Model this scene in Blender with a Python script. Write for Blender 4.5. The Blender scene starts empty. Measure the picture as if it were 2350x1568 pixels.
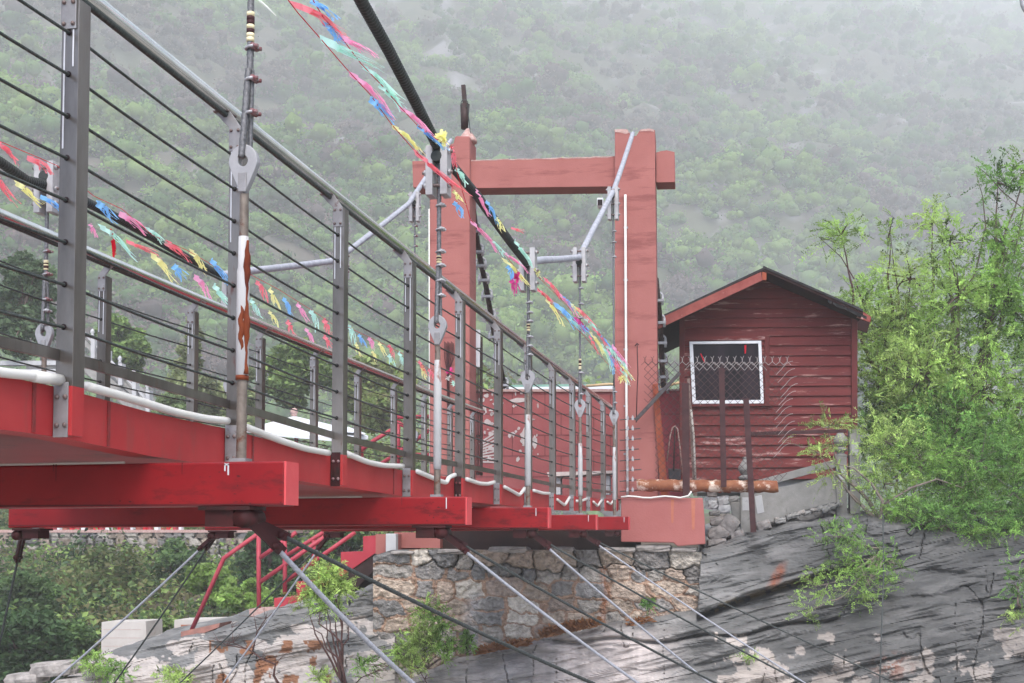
import bpy, math, random
import numpy as np
from mathutils import Vector
R = math.radians
random.seed(7)
rng = np.random.default_rng(7)
SC = bpy.context.scene
COL = SC.collection

# ------------------------------------------------------------------ camera
F, CX, CY, HOR = 2900.0, 1175.0, 1088.0, 1240.0      # focal length and principal point in 2350-wide picture units
YAW = math.atan(604 / 2900.0); PITCH = math.atan((HOR - CY) / F)
cam = bpy.data.cameras.new('camera'); cob = bpy.data.objects.new('camera', cam); COL.objects.link(cob)
cob.location = (0, 0, 0); cob.rotation_euler = (R(90) + PITCH, 0, YAW)
cam.sensor_width = 36; cam.lens = 36 * F / 2350.0; cam.shift_y = (CY - 784) / 2350.0
cam.clip_start = 0.1; cam.clip_end = 6000
SC.camera = cob

# ------------------------------------------------------------------ world, sun, exposure
w = bpy.data.worlds.new('World'); SC.world = w; w.use_nodes = True
nt = w.node_tree; nt.nodes.clear()
sky = nt.nodes.new('ShaderNodeTexSky'); sky.sky_type = 'NISHITA'; sky.sun_disc = False
SUN_EL, SUN_ROT = R(55), R(165)
sky.sun_elevation = SUN_EL; sky.sun_rotation = SUN_ROT; sky.air_density = 0.7; sky.dust_density = 2.0; sky.ozone_density = 0.7
bg = nt.nodes.new('ShaderNodeBackground'); bg.inputs['Strength'].default_value = 0.15
wo = nt.nodes.new('ShaderNodeOutputWorld')
nt.links.new(sky.outputs[0], bg.inputs['Color']); nt.links.new(bg.outputs[0], wo.inputs['Surface'])
sl = bpy.data.lights.new('sun', 'SUN'); sl.energy = 1.5; sl.angle = R(50); sl.color = (1, .985, .97)
so = bpy.data.objects.new('sun', sl); COL.objects.link(so)
sd = Vector((math.sin(SUN_ROT) * math.cos(SUN_EL), math.cos(SUN_ROT) * math.cos(SUN_EL), math.sin(SUN_EL)))
so.rotation_euler = sd.to_track_quat('Z', 'Y').to_euler(); so.location = (0, -20, 60)
SC.view_settings.view_transform = 'Standard'; SC.view_settings.look = 'None'
SC.view_settings.exposure = 1.72; SC.view_settings.gamma = 1
SC.cycles.volume_bounces = 8; SC.cycles.max_bounces = 12; SC.cycles.transparent_max_bounces = 8

# ------------------------------------------------------------------ picture units -> rays
ct, st = math.cos(YAW), math.sin(YAW); cp, sp = math.cos(PITCH), math.sin(PITCH)
RT = np.array([ct, st, 0.0]); FW = np.array([-st * cp, ct * cp, sp]); UP = np.array([st * sp, -ct * sp, cp])
def ray(x, y): return FW + (x - CX) / F * RT + (CY - y) / F * UP
def Q(x, y, d): return ray(x, y) * d                       # at depth d
def PX(x, y, X): r = ray(x, y); return r * (X / r[0])      # on the upright plane along the bridge
def PY(x, y, Y): r = ray(x, y); return r * (Y / r[1])      # on the upright plane across the bridge
AB = math.atan(425 / 2900.0) - YAW                          # the far bank's buildings stand a little turned
E1 = np.array([math.cos(AB), -math.sin(AB), 0.0]); E2 = np.array([math.sin(AB), math.cos(AB), 0.0]); E3 = np.array([0, 0, 1.0])
def W(x, y, D): r = ray(x, y); return r * (D / r.dot(E2))   # on a facade plane D metres off
KALB = .74
def s2l(*c):
    return tuple(KALB * (v / 255 / 12.92 if v / 255 <= .04045 else ((v / 255 + .055) / 1.055) ** 2.4) for v in c)

# ------------------------------------------------------------------ noise
def _h(ix, iy, s):
    n = (ix.astype(np.int64) * 374761393 + iy.astype(np.int64) * 668265263 + s * 974711) & 0xffffffff
    n = ((n ^ (n >> 13)) * 1274126177) & 0xffffffff
    return ((n ^ (n >> 16)) & 0xffff) / 65535.0
def vn(x, y, s=0):
    x = np.asarray(x, float); y = np.asarray(y, float)
    ix = np.floor(x); iy = np.floor(y); fx = x - ix; fy = y - iy
    fx = fx * fx * (3 - 2 * fx); fy = fy * fy * (3 - 2 * fy)
    a = _h(ix, iy, s); b = _h(ix + 1, iy, s); c = _h(ix, iy + 1, s); d = _h(ix + 1, iy + 1, s)
    return (a * (1 - fx) + b * fx) * (1 - fy) + (c * (1 - fx) + d * fx) * fy
def fbm(x, y, s=0, o=4):
    t = 0; a = .5; f = 1
    for k in range(o): t = t + a * vn(x * f, y * f, s + k * 17); a *= .5; f *= 2.03
    return t / (1 - .5 ** o)

# ------------------------------------------------------------------ materials
MC = {}
def mat(name, c1, c2=None, scale=8, rough=.6, metal=0.0, bump=.15, stretch=(1, 1, 1), stain=None, stain_amt=.4, stain_scale=3,
        stain_stretch=(1, 1, 1), attr=False, trans=0.0, bdist=.01, detail=6, spec=.18, rot=(0, 0, 0), fine=0):
    if name in MC: return MC[name]
    m = bpy.data.materials.new(name); m.use_nodes = True; n = m.node_tree; L = n.links.new
    b = n.nodes['Principled BSDF']; out = n.nodes['Material Output']
    b.inputs['Roughness'].default_value = rough; b.inputs['Metallic'].default_value = metal
    b.inputs['Specular IOR Level'].default_value = spec
    tc = n.nodes.new('ShaderNodeTexCoord'); mp = n.nodes.new('ShaderNodeMapping'); mp.inputs['Scale'].default_value = stretch
    mp.inputs['Rotation'].default_value = rot
    L(tc.outputs['Object'], mp.inputs['Vector'])
    nz = n.nodes.new('ShaderNodeTexNoise'); nz.inputs['Scale'].default_value = scale; nz.inputs['Detail'].default_value = detail
    nz.inputs['Roughness'].default_value = .62
    L(mp.outputs[0], nz.inputs['Vector'])
    rp = n.nodes.new('ShaderNodeValToRGB'); rp.color_ramp.elements[0].position = .32; rp.color_ramp.elements[1].position = .68
    L(nz.outputs['Fac'], rp.inputs['Fac'])
    if attr:
        at = n.nodes.new('ShaderNodeAttribute'); at.attribute_name = 'Col'
        rp.color_ramp.elements[0].color = (*[v for v in c1], 1); rp.color_ramp.elements[1].color = (*(c2 or (1, 1, 1)), 1)
        mx = n.nodes.new('ShaderNodeMix'); mx.data_type = 'RGBA'; mx.blend_type = 'MULTIPLY'; mx.inputs[0].default_value = 1
        L(at.outputs['Color'], mx.inputs[6]); L(rp.outputs[0], mx.inputs[7]); cur = mx.outputs[2]
    else:
        c2 = c2 or tuple(min(1, v * 1.25 + .005) for v in c1)
        rp.color_ramp.elements[0].color = (*c1, 1); rp.color_ramp.elements[1].color = (*c2, 1); cur = rp.outputs[0]
    if stain:
        m2 = n.nodes.new('ShaderNodeMapping'); m2.inputs['Scale'].default_value = stain_stretch; m2.inputs['Location'].default_value = (3.1, 7.7, 1.3)
        L(tc.outputs['Object'], m2.inputs['Vector'])
        n2 = n.nodes.new('ShaderNodeTexNoise'); n2.inputs['Scale'].default_value = stain_scale; n2.inputs['Detail'].default_value = 8
        n2.inputs['Roughness'].default_value = .7
        L(m2.outputs[0], n2.inputs['Vector'])
        r2 = n.nodes.new('ShaderNodeValToRGB'); e = r2.color_ramp.elements
        e[0].position = .72 - stain_amt * .35; e[1].position = min(.99, e[0].position + .09)
        L(n2.outputs['Fac'], r2.inputs['Fac'])
        m3 = n.nodes.new('ShaderNodeMix'); m3.data_type = 'RGBA'; L(r2.outputs[0], m3.inputs[0]); L(cur, m3.inputs[6])
        m3.inputs[7].default_value = (*stain, 1); cur = m3.outputs[2]
    L(cur, b.inputs['Base Color'])
    if bump:
        src = nz.outputs['Fac']
        if fine:
            n4 = n.nodes.new('ShaderNodeTexNoise'); n4.inputs['Scale'].default_value = fine; n4.inputs['Detail'].default_value = 5
            L(mp.outputs[0], n4.inputs['Vector']); ad = n.nodes.new('ShaderNodeMath'); ad.operation = 'ADD'
            L(nz.outputs['Fac'], ad.inputs[0]); L(n4.outputs['Fac'], ad.inputs[1]); src = ad.outputs[0]
        bp = n.nodes.new('ShaderNodeBump'); bp.inputs['Strength'].default_value = bump; bp.inputs['Distance'].default_value = bdist
        L(src, bp.inputs['Height']); L(bp.outputs[0], b.inputs['Normal'])
    if trans:
        tr = n.nodes.new('ShaderNodeBsdfTranslucent'); L(cur, tr.inputs['Color'])
        ms = n.nodes.new('ShaderNodeMixShader'); ms.inputs[0].default_value = trans
        L(b.outputs[0], ms.inputs[1]); L(tr.outputs[0], ms.inputs[2]); L(ms.outputs[0], out.inputs['Surface'])
    MC[name] = m; return m

M_beam = mat('red_beam_paint', s2l(124, 18, 26), s2l(148, 28, 34), 2.2, .42, bump=.12, detail=9, stain=s2l(100, 22, 26), stain_amt=.5, stain_scale=3, stain_stretch=(1, 1, 3))
M_gird = mat('faded_red_paint', s2l(166, 44, 48), s2l(186, 62, 62), 3, .5, bump=.1, detail=9, stain=s2l(160, 62, 60), stain_amt=.45, stain_scale=3, stain_stretch=(4, 4, .9))
M_end = mat('beam_end_paint', s2l(205, 75, 80), s2l(215, 90, 92), 9, .5, bump=.05)
M_brk = mat('dark_red_steel', s2l(70, 26, 28), s2l(46, 24, 24), 9, .6, bump=.3, stain=s2l(40, 26, 22), stain_amt=.5, stain_scale=14)
M_weld = mat('weld_bead', s2l(150, 52, 52), s2l(120, 56, 54), 60, .6, bump=.8)
M_steel = mat('stainless_post', s2l(92, 86, 81), s2l(136, 130, 124), 5, .3, metal=.75, bump=.04, stretch=(1, 1, .25), stain=s2l(104, 74, 68), stain_amt=.3, stain_scale=5, stain_stretch=(3, 3, .7))
M_rail = mat('polished_tube', s2l(226, 230, 226), s2l(255, 255, 252), 3, .17, metal=.95, bump=.02, stain=s2l(150, 140, 130), stain_amt=.1, stain_scale=7)
M_plate = mat('galvanised_plate', s2l(132, 130, 130), s2l(158, 157, 158), 12, .5, metal=.35, bump=.15, stain=s2l(96, 62, 54), stain_amt=.3, stain_scale=9)
M_bolt = mat('rusty_bolt', s2l(104, 84, 80), s2l(140, 128, 124), 60, .5, metal=.4, bump=.2)
M_wire = mat('green_black_wire_rope', s2l(58, 66, 64), s2l(88, 94, 90), 60, .5, metal=.4, bump=.5)
M_rope = mat('wire_rope', s2l(92, 92, 92), s2l(134, 134, 136), 80, .45, metal=.55, bump=.5)
M_guyl = mat('pale_guy_rope', s2l(150, 152, 160), s2l(178, 180, 188), 70, .5, metal=.3, bump=.5)
M_guyd = mat('dark_guy_rope', s2l(56, 60, 60), s2l(84, 88, 86), 70, .6, metal=.2, bump=.5)
M_cabd = mat('black_cable_sleeve', s2l(48, 52, 50), s2l(66, 70, 68), 20, .55, bump=.2)
M_cabg = mat('grey_cable_sleeve', s2l(146, 148, 156), s2l(172, 174, 182), 14, .55, bump=.2)
M_clamp = mat('clamp_plate', s2l(160, 158, 158), s2l(190, 188, 188), 8, .55, metal=.15, bump=.2, stain=s2l(120, 84, 70), stain_amt=.3, stain_scale=6)
M_clipr = mat('red_clip_paint', s2l(110, 32, 40), s2l(150, 130, 130), 40, .55, bump=.4)
M_clip = mat('grey_clip', s2l(150, 150, 152), s2l(190, 190, 192), 40, .45, metal=.4, bump=.3, stain=s2l(120, 80, 66), stain_amt=.3, stain_scale=30)
M_turn = mat('rust_stained_white_tube', s2l(196, 196, 196), s2l(176, 176, 176), 6, .55, bump=.1, stretch=(1, 1, .5), stain=s2l(104, 50, 28), stain_amt=.62, stain_scale=3.2, stain_stretch=(2.2, 2.2, .75))
M_turn2 = mat('light_rust_white_tube', s2l(190, 190, 190), s2l(172, 172, 170), 6, .55, bump=.1, stain=s2l(122, 60, 34), stain_amt=.46, stain_scale=4, stain_stretch=(2, 2, .8))
M_thread = mat('threaded_rod', s2l(110, 100, 92), s2l(138, 128, 118), 30, .55, metal=.3, bump=.3, stain=s2l(100, 52, 32), stain_amt=.45, stain_scale=9)
M_socket = mat('socket_plate', s2l(170, 170, 172), s2l(150, 150, 152), 9, .5, metal=.2, bump=.15, stain=s2l(100, 44, 34), stain_amt=.25, stain_scale=8)
M_tape = mat('hazard_tape', s2l(196, 184, 140), s2l(60, 54, 46), 26, .6, bump=.2, detail=1)
M_tapec = mat('cream_tape', s2l(206, 194, 150), s2l(226, 216, 180), 30, .6)
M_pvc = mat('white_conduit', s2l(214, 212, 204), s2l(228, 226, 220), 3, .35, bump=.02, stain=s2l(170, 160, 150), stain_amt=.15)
M_drip = mat('white_paint_drip', s2l(196, 198, 202), s2l(214, 216, 220), 20, .5, bump=.1)
M_pink = mat('pink_concrete', s2l(152, 94, 88), s2l(166, 106, 99), 1.4, .8, bump=.35, detail=10, fine=60, stain=s2l(136, 80, 76), stain_amt=.5, stain_scale=1.6, stain_stretch=(.4, .4, 3))
M_pinkp = mat('pink_plinth', s2l(154, 90, 86), s2l(168, 104, 99), 1.6, .8, bump=.3, detail=10, fine=50, stain=s2l(158, 84, 58), stain_amt=.2, stain_scale=2.2, stain_stretch=(4, 4, .25))
M_chip = mat('chipped_concrete', s2l(196, 172, 164), s2l(170, 130, 122), 26, .9, bump=.8)
M_blockw = mat('red_block_wall', s2l(150, 78, 78), s2l(166, 92, 90), 2, .75, bump=.3, detail=9, fine=40, stain=s2l(206, 190, 184), stain_amt=.0)
M_wallr = mat('crimson_wall', s2l(150, 64, 72), s2l(166, 76, 82), 2, .75, bump=.2)
M_peel = mat('bare_plaster', s2l(210, 200, 194), s2l(186, 170, 164), 18, .85, bump=.4)
M_groove = mat('dark_joint', s2l(88, 46, 46), s2l(100, 56, 54), 10, .9, bump=0)
M_wood = mat('weathered_red_board', s2l(84, 24, 24), s2l(112, 34, 32), 5, .6, bump=.3, stretch=(.35, .35, 4), detail=9, fine=40, stain=s2l(168, 126, 118), stain_amt=.42, stain_scale=3.6, stain_stretch=(.55, .55, 5))
M_woodl = mat('sun_bleached_red_board', s2l(92, 28, 28), s2l(118, 42, 38), 5, .6, bump=.3, stretch=(.35, .35, 4), detail=9, fine=40, stain=s2l(168, 134, 128), stain_amt=.52, stain_scale=3.2, stain_stretch=(.5, .5, 4))
M_woodd = mat('dark_red_trim', s2l(82, 28, 28), s2l(104, 40, 38), 6, .6, bump=.3, stretch=(1, 1, .4), stain=s2l(170, 150, 144), stain_amt=.1, stain_scale=6)
M_fascia = mat('faded_red_fascia', s2l(128, 60, 54), s2l(150, 82, 74), 6, .65, bump=.35, stain=s2l(180, 150, 146), stain_amt=.3, stain_scale=5)
M_felt = mat('black_roof_felt', s2l(40, 40, 42), s2l(66, 64, 64), 14, .9, bump=.6)
M_soffit = mat('dark_soffit_board', s2l(40, 20, 20), s2l(54, 28, 26), 8, .8, bump=.3)
M_white = mat('white_window_frame', s2l(214, 216, 220), s2l(228, 230, 232), 6, .4, bump=.03)
M_dark = mat('dark_interior', s2l(26, 20, 22), s2l(44, 34, 36), 2.4, .8, bump=0)
M_iron = mat('dark_iron', s2l(50, 26, 28), s2l(72, 42, 42), 10, .6, bump=.3)
M_ironk = mat('rust_black_iron', s2l(48, 38, 38), s2l(78, 62, 58), 20, .6, metal=.2, bump=.3)
M_mesh = mat('rusty_mesh_wire', s2l(62, 42, 40), s2l(90, 68, 64), 20, .6, bump=0)
M_meshl = mat('bright_mesh_wire', s2l(178, 172, 168), s2l(150, 140, 136), 20, .5, bump=0)
M_rustp = mat('flaking_rusty_pipe', s2l(116, 66, 46), s2l(150, 98, 68), 5, .75, bump=.5, detail=10, stretch=(1, 1, 2), stain=s2l(222, 206, 190), stain_amt=.62, stain_scale=4)
M_oboard = mat('orange_brown_board', s2l(156, 84, 54), s2l(138, 60, 46), 4, .7, bump=.3, stretch=(3, 3, .5))
M_grey = mat('grey_carved_stone', s2l(132, 130, 126), s2l(156, 154, 150), 7, .85, bump=.3, detail=10, fine=70, stain=s2l(100, 98, 96), stain_amt=.25, stain_scale=3)
M_greyf = mat('pale_grey_stone', s2l(172, 172, 174), s2l(192, 192, 192), 3, .85, bump=.2, stain=s2l(140, 140, 140), stain_amt=.25)
M_stone = mat('rubble_stone', s2l(128, 122, 118), s2l(176, 170, 164), 9, .9, bump=.8, bdist=.03, detail=10, stain=s2l(150, 106, 84), stain_amt=.25, stain_scale=5)
M_brick = mat('broken_brick', s2l(160, 92, 76), s2l(140, 76, 66), 14, .85, bump=.4)
M_conc = mat('pale_concrete_block', s2l(176, 170, 162), s2l(196, 190, 184), 2, .9, bump=.2, stain=s2l(150, 140, 130), stain_amt=.3, stain_scale=2)
M_tent = mat('white_roof_sheet', s2l(206, 208, 210), s2l(226, 228, 230), 3, .6, bump=.1, stain=s2l(120, 116, 112), stain_amt=.18, stain_scale=3, stain_stretch=(1, 1, 4))
M_step = mat('crimson_stair_paint', s2l(164, 50, 62), s2l(176, 62, 72), 3, .55, bump=.15, stain=s2l(120, 50, 52), stain_amt=.15)
M_tube = mat('crimson_tube_paint', s2l(160, 56, 70), s2l(178, 74, 86), 5, .45, bump=.1, stain=s2l(110, 60, 60), stain_amt=.15, stain_scale=9)
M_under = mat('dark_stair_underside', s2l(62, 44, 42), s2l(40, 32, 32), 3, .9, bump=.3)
M_rock = mat('layered_rock', (.72, .72, .72), (1.14, 1.14, 1.13), 4.2, .9, bump=.6, bdist=.025, detail=14, stretch=(.6, .6, 4.6), rot=(0, R(13), 0), attr=True, fine=14,
             stain=s2l(92, 88, 86), stain_amt=.2, stain_scale=3, stain_stretch=(1, 1, 2.5))
M_mas = mat('mortared_masonry', (.62, .62, .62), (1.3, 1.3, 1.3), 14, .9, bump=.9, bdist=.02, detail=12, attr=True, fine=60)
M_bark = mat('bark', s2l(84, 70, 64), s2l(118, 104, 94), 30, .85, bump=.5)
M_barkp = mat('pale_bark', s2l(140, 130, 120), s2l(108, 96, 88), 30, .85, bump=.5)
M_barkr = mat('reddish_bark', s2l(92, 62, 58), s2l(66, 50, 48), 30, .85, bump=.5)
M_leaf = mat('leaf', (.8, .8, .8), (1.15, 1.15, 1.15), 3, .6, bump=0, attr=True, trans=.4, spec=.25)
M_leafn = mat('leaf_near', (.8, .8, .8), (1.15, 1.15, 1.15), 3, .6, bump=0, attr=True, trans=.5, spec=.25)
M_hill = mat('hillside_soil', (.75, .75, .75), (1.2, 1.2, 1.2), .12, .95, bump=.6, bdist=1.0, detail=12, attr=True)
M_soil = mat('bank_soil', s2l(84, 76, 68), s2l(110, 100, 88), .6, .95, bump=.5, bdist=.2, detail=10, stain=s2l(80, 96, 62), stain_amt=.5, stain_scale=.8)
M_grass = mat('dry_grass', s2l(176, 124, 84), s2l(150, 104, 70), 8, .8, bump=0, trans=.3)
FC = {'red': s2l(246, 138, 148), 'pink': s2l(248, 172, 204), 'blue': s2l(142, 198, 242), 'mint': s2l(200, 240, 226), 'yellow': s2l(246, 240, 172), 'white': s2l(220, 222, 216), 'crimson': s2l(200, 30, 50), 'magenta': s2l(218, 76, 150)}
M_flag = {k: mat('flag_' + k, tuple(min(.92, q * 1.35) for q in v), tuple(min(.95, q * 1.45) for q in v), 5, .8, bump=0, trans=.45, spec=.1) for k, v in FC.items()}

# ------------------------------------------------------------------ mesh builder
class MB:
    def __init__(s): s.v = []; s.f = []; s.m = []; s.sm = []; s.mats = []
    def mi(s, m):
        if m not in s.mats: s.mats.append(m)
        return s.mats.index(m)
    def add(s, vs, fs, m, smooth=False):
        o = len(s.v); k = s.mi(m); s.v += [tuple(float(c) for c in p) for p in vs]
        for f in fs: s.f.append(tuple(o + i for i in f)); s.m.append(k); s.sm.append(smooth)
    def hexa(s, p, m):                                     # 8 corners: front 4, back 4
        s.add(p, [(0, 1, 2, 3), (7, 6, 5, 4), (0, 4, 5, 1), (1, 5, 6, 2), (2, 6, 7, 3), (3, 7, 4, 0)], m)
    def box(s, x0, x1, y0, y1, z0, z1, m):
        s.hexa([(x0, y0, z0), (x1, y0, z0), (x1, y0, z1), (x0, y0, z1), (x0, y1, z0), (x1, y1, z0), (x1, y1, z1), (x0, y1, z1)], m)
    def prism(s, pts, ext, m):                             # polygon of world points, pushed along ext
        n = len(pts); a = [np.asarray(p, float) for p in pts]; b = [p + np.asarray(ext) for p in a]
        s.add(a + b, [tuple(range(n)), tuple(range(2 * n - 1, n - 1, -1))] + [(i, i + n, (i + 1) % n + n, (i + 1) % n) for i in range(n)], m)
    def pxp(s, poly, D, th, m): s.prism([W(x, y, D) for x, y in poly], E2 * th, m)
    def pxr(s, x0, y0, x1, y1, D, th, m): s.pxp([(x0, y0), (x1, y0), (x1, y1), (x0, y1)], D, th, m)
    def bar(s, a, b, wx, wy, m, up=None):                  # rectangular bar from a to b
        a = np.asarray(a, float); b = np.asarray(b, float); d = b - a; d /= np.linalg.norm(d)
        u = np.asarray(up if up is not None else (0, 0, 1.0), float)
        if abs(u.dot(d)) > .95: u = np.array([0, 1.0, 0])
        x = np.cross(d, u); x /= np.linalg.norm(x); u = np.cross(x, d)
        c = [(-1, -1), (1, -1), (1, 1), (-1, 1)]
        s.hexa([a + x * wx / 2 * i + u * wy / 2 * j for i, j in c] + [b + x * wx / 2 * i + u * wy / 2 * j for i, j in c], m)
    def tube(s, pts, r, m, n=8, caps=True, twist=0, lobes=0, depth=.12):
        P = np.array([np.asarray(p, float) for p in pts]); N = len(P)
        rr = np.full(N, r) if np.isscalar(r) else np.asarray(r, float)
        T = np.gradient(P, axis=0); T /= np.linalg.norm(T, axis=1)[:, None] + 1e-12
        u = np.array([0, 0, 1.0]) if abs(T[0][2]) < .9 else np.array([1.0, 0, 0])
        vs = []; L = 0
        for i in range(N):
            if i: L += np.linalg.norm(P[i] - P[i - 1])
            x = np.cross(T[i], u); x /= np.linalg.norm(x) + 1e-12; u = np.cross(x, T[i])
            for k in range(n):
                a = 2 * math.pi * k / n; q = rr[i]
                if lobes: q *= 1 + depth * math.cos(lobes * (a - twist * L))
                vs.append(P[i] + (x * math.cos(a) + u * math.sin(a)) * q)
        fs = [(i * n + k, i * n + (k + 1) % n, (i + 1) * n + (k + 1) % n, (i + 1) * n + k) for i in range(N - 1) for k in range(n)]
        if caps: fs += [tuple(range(n - 1, -1, -1)), tuple((N - 1) * n + k for k in range(n))]
        s.add(vs, fs, m, n > 5)
    def rope(s, a, b, r, m, fine=True, sag=0):
        a = np.asarray(a, float); b = np.asarray(b, float); L = np.linalg.norm(b - a)
        N = max(2, min(900, int(L / (r * 1.0)))) if fine else 12
        t = np.linspace(0, 1, N)[:, None]; P = a + (b - a) * t; P[:, 2] -= sag * 4 * (t * (1 - t))[:, 0]
        if fine: s.tube(P, r, m, 12, lobes=6, twist=.42 / r, depth=.14)
        else: s.tube(P, r, m, 6)
    def ball(s, c, r, m, n=8, sq=(1, 1, 1), jit=0, seed=0):
        rr = random.Random(seed); vs = []; c = np.asarray(c, float)
        for i in range(1, n):
            for k in range(n * 2):
                a = math.pi * i / n; b = math.pi * k / n; q = r * (1 + jit * (rr.random() - .5))
                vs.append(c + np.array([math.sin(a) * math.cos(b) * sq[0], math.sin(a) * math.sin(b) * sq[1], math.cos(a) * sq[2]]) * q)
        vs += [c + np.array([0, 0, r * sq[2]]), c - np.array([0, 0, r * sq[2]])]; w2 = n * 2; fs = []
        for i in range(n - 2):
            for k in range(w2): fs.append((i * w2 + k, (i + 1) * w2 + k, (i + 1) * w2 + (k + 1) % w2, i * w2 + (k + 1) % w2))
        t = len(vs) - 2
        for k in range(w2): fs.append((t, k, (k + 1) % w2)); fs.append((t + 1, (n - 2) * w2 + (k + 1) % w2, (n - 2) * w2 + k))
        s.add(vs, fs, m, jit == 0)
    def lathe(s, base, prof, m, n=14):                     # prof: (radius, height)
        b = np.asarray(base, float); vs = [b + np.array([math.cos(2 * math.pi * k / n) * r, math.sin(2 * math.pi * k / n) * r, h]) for r, h in prof for k in range(n)]
        fs = [(i * n + k, i * n + (k + 1) % n, (i + 1) * n + (k + 1) % n, (i + 1) * n + k) for i in range(len(prof) - 1) for k in range(n)]
        fs += [tuple(range(n - 1, -1, -1)), tuple((len(prof) - 1) * n + k for k in range(n))]
        s.add(vs, fs, m, True)
    def stone(s, c, sz, m, seed, ang=0):                   # broken squarish stone
        rr = random.Random(seed); vs = []; n = 4
        idx = {}; fs = []
        def vert(i, j, k):
            key = (i, j, k)
            if key not in idx:
                p = np.array([i / n * 2 - 1, j / n * 2 - 1, k / n * 2 - 1.0]); l = np.linalg.norm(p)
                q = p * (.55 + .45 / max(l, 1e-6) * .98) * (1 + .13 * (rr.random() - .5)) + np.array([rr.random() - .5 for _ in range(3)]) * .07
                q = q * np.asarray(sz) / 2; a = ang
                q = np.array([q[0] * math.cos(a) - q[2] * math.sin(a), q[1], q[0] * math.sin(a) + q[2] * math.cos(a)])
                idx[key] = len(vs); vs.append(np.asarray(c) + E1 * q[0] + E2 * q[1] + E3 * q[2])
            return idx[key]
        for a in range(n):
            for b in range(n):
                for t in (0, n):
                    fs.append((vert(a, b, t), vert(a + 1, b, t), vert(a + 1, b + 1, t), vert(a, b + 1, t)))
                    fs.append((vert(a, t, b), vert(a + 1, t, b), vert(a + 1, t, b + 1), vert(a, t, b + 1)))
                    fs.append((vert(t, a, b), vert(t, a + 1, b), vert(t, a + 1, b + 1), vert(t, a, b + 1)))
        s.add(vs, fs, m, False)

def link(o, parent=None):
    COL.objects.link(o)
    if parent is not None: o.parent = parent
def tag(o, label=None, cat=None, group=None, kind=None):
    if label: o['label'] = label
    if cat: o['category'] = cat
    if group: o['group'] = group
    if kind: o['kind'] = kind
    return o
def thing(name, loc, label, cat, group=None):
    o = bpy.data.objects.new(name, None); o.location = tuple(float(c) for c in loc); o['base'] = tuple(float(c) for c in loc)
    o.empty_display_size = .2; link(o); return tag(o, label, cat, group)
def put(mb, name, parent=None, loc=None, bevel=0):
    base = np.array(parent['base']) if parent is not None else (np.asarray(loc, float) if loc is not None else np.array(mb.v).mean(0))
    me = bpy.data.meshes.new(name); me.from_pydata([tuple(np.array(p) - base) for p in mb.v], [], mb.f)
    for m in mb.mats: me.materials.append(m)
    me.polygons.foreach_set('material_index', mb.m); me.polygons.foreach_set('use_smooth', mb.sm)
    me.validate(); me.update()
    import bmesh
    bm = bmesh.new(); bm.from_mesh(me); bmesh.ops.recalc_face_normals(bm, faces=bm.faces); bm.to_mesh(me); bm.free()
    o = bpy.data.objects.new(name, me); o['base'] = tuple(base)
    if parent is None: o.location = tuple(base)
    link(o, parent)
    if bevel:
        b = o.modifiers.new('edge', 'BEVEL'); b.width = bevel; b.segments = 2; b.limit_method = 'ANGLE'
    return o
def fastmesh(name, V, Fa, cols, m, parent=None, loc=None, smooth=False):
    base = np.array(parent['base']) if parent is not None else (np.asarray(loc, float) if loc is not None else V.mean(0))
    me = bpy.data.meshes.new(name); V = (V - base).astype(np.float32); nf, k = Fa.shape
    me.vertices.add(len(V)); me.vertices.foreach_set('co', V.ravel())
    me.loops.add(nf * k); me.loops.foreach_set('vertex_index', Fa.astype(np.int32).ravel())
    me.polygons.add(nf); me.polygons.foreach_set('loop_start', np.arange(0, nf * k, k, dtype=np.int32))
    try: me.polygons.foreach_set('loop_total', np.full(nf, k, dtype=np.int32))
    except Exception: pass
    me.polygons.foreach_set('use_smooth', np.full(nf, smooth))
    me.update(calc_edges=True)
    if cols is not None:
        a = me.color_attributes.new('Col', 'FLOAT_COLOR', 'POINT')
        c = np.ones((len(V), 4), np.float32); c[:, :3] = cols; a.data.foreach_set('color', c.ravel())
    me.materials.append(m); o = bpy.data.objects.new(name, me); o['base'] = tuple(base)
    if parent is None: o.location = tuple(base)
    link(o, parent); return o

def trimesh(name, V4, F4, C4, V3, F3, C3, m):
    """one mesh of leaf quads and crown-core triangles"""
    V = np.concatenate([V4, V3]); base = V.mean(0); me = bpy.data.meshes.new(name); n4, n3 = len(F4), len(F3)
    me.vertices.add(len(V)); me.vertices.foreach_set('co', (V - base).astype(np.float32).ravel())
    me.loops.add(n4 * 4 + n3 * 3); me.loops.foreach_set('vertex_index', np.concatenate([F4.ravel(), (F3 + len(V4)).ravel()]).astype(np.int32))
    me.polygons.add(n4 + n3); me.polygons.foreach_set('loop_start', np.concatenate([np.arange(n4) * 4, n4 * 4 + np.arange(n3) * 3]).astype(np.int32))
    me.update(calc_edges=True)
    a = me.color_attributes.new('Col', 'FLOAT_COLOR', 'POINT'); c = np.ones((len(V), 4), np.float32); c[:, :3] = np.concatenate([C4, C3]); a.data.foreach_set('color', c.ravel())
    me.materials.append(m); o = bpy.data.objects.new(name, me); o['base'] = tuple(base); o.location = tuple(base); link(o); return o

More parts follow.
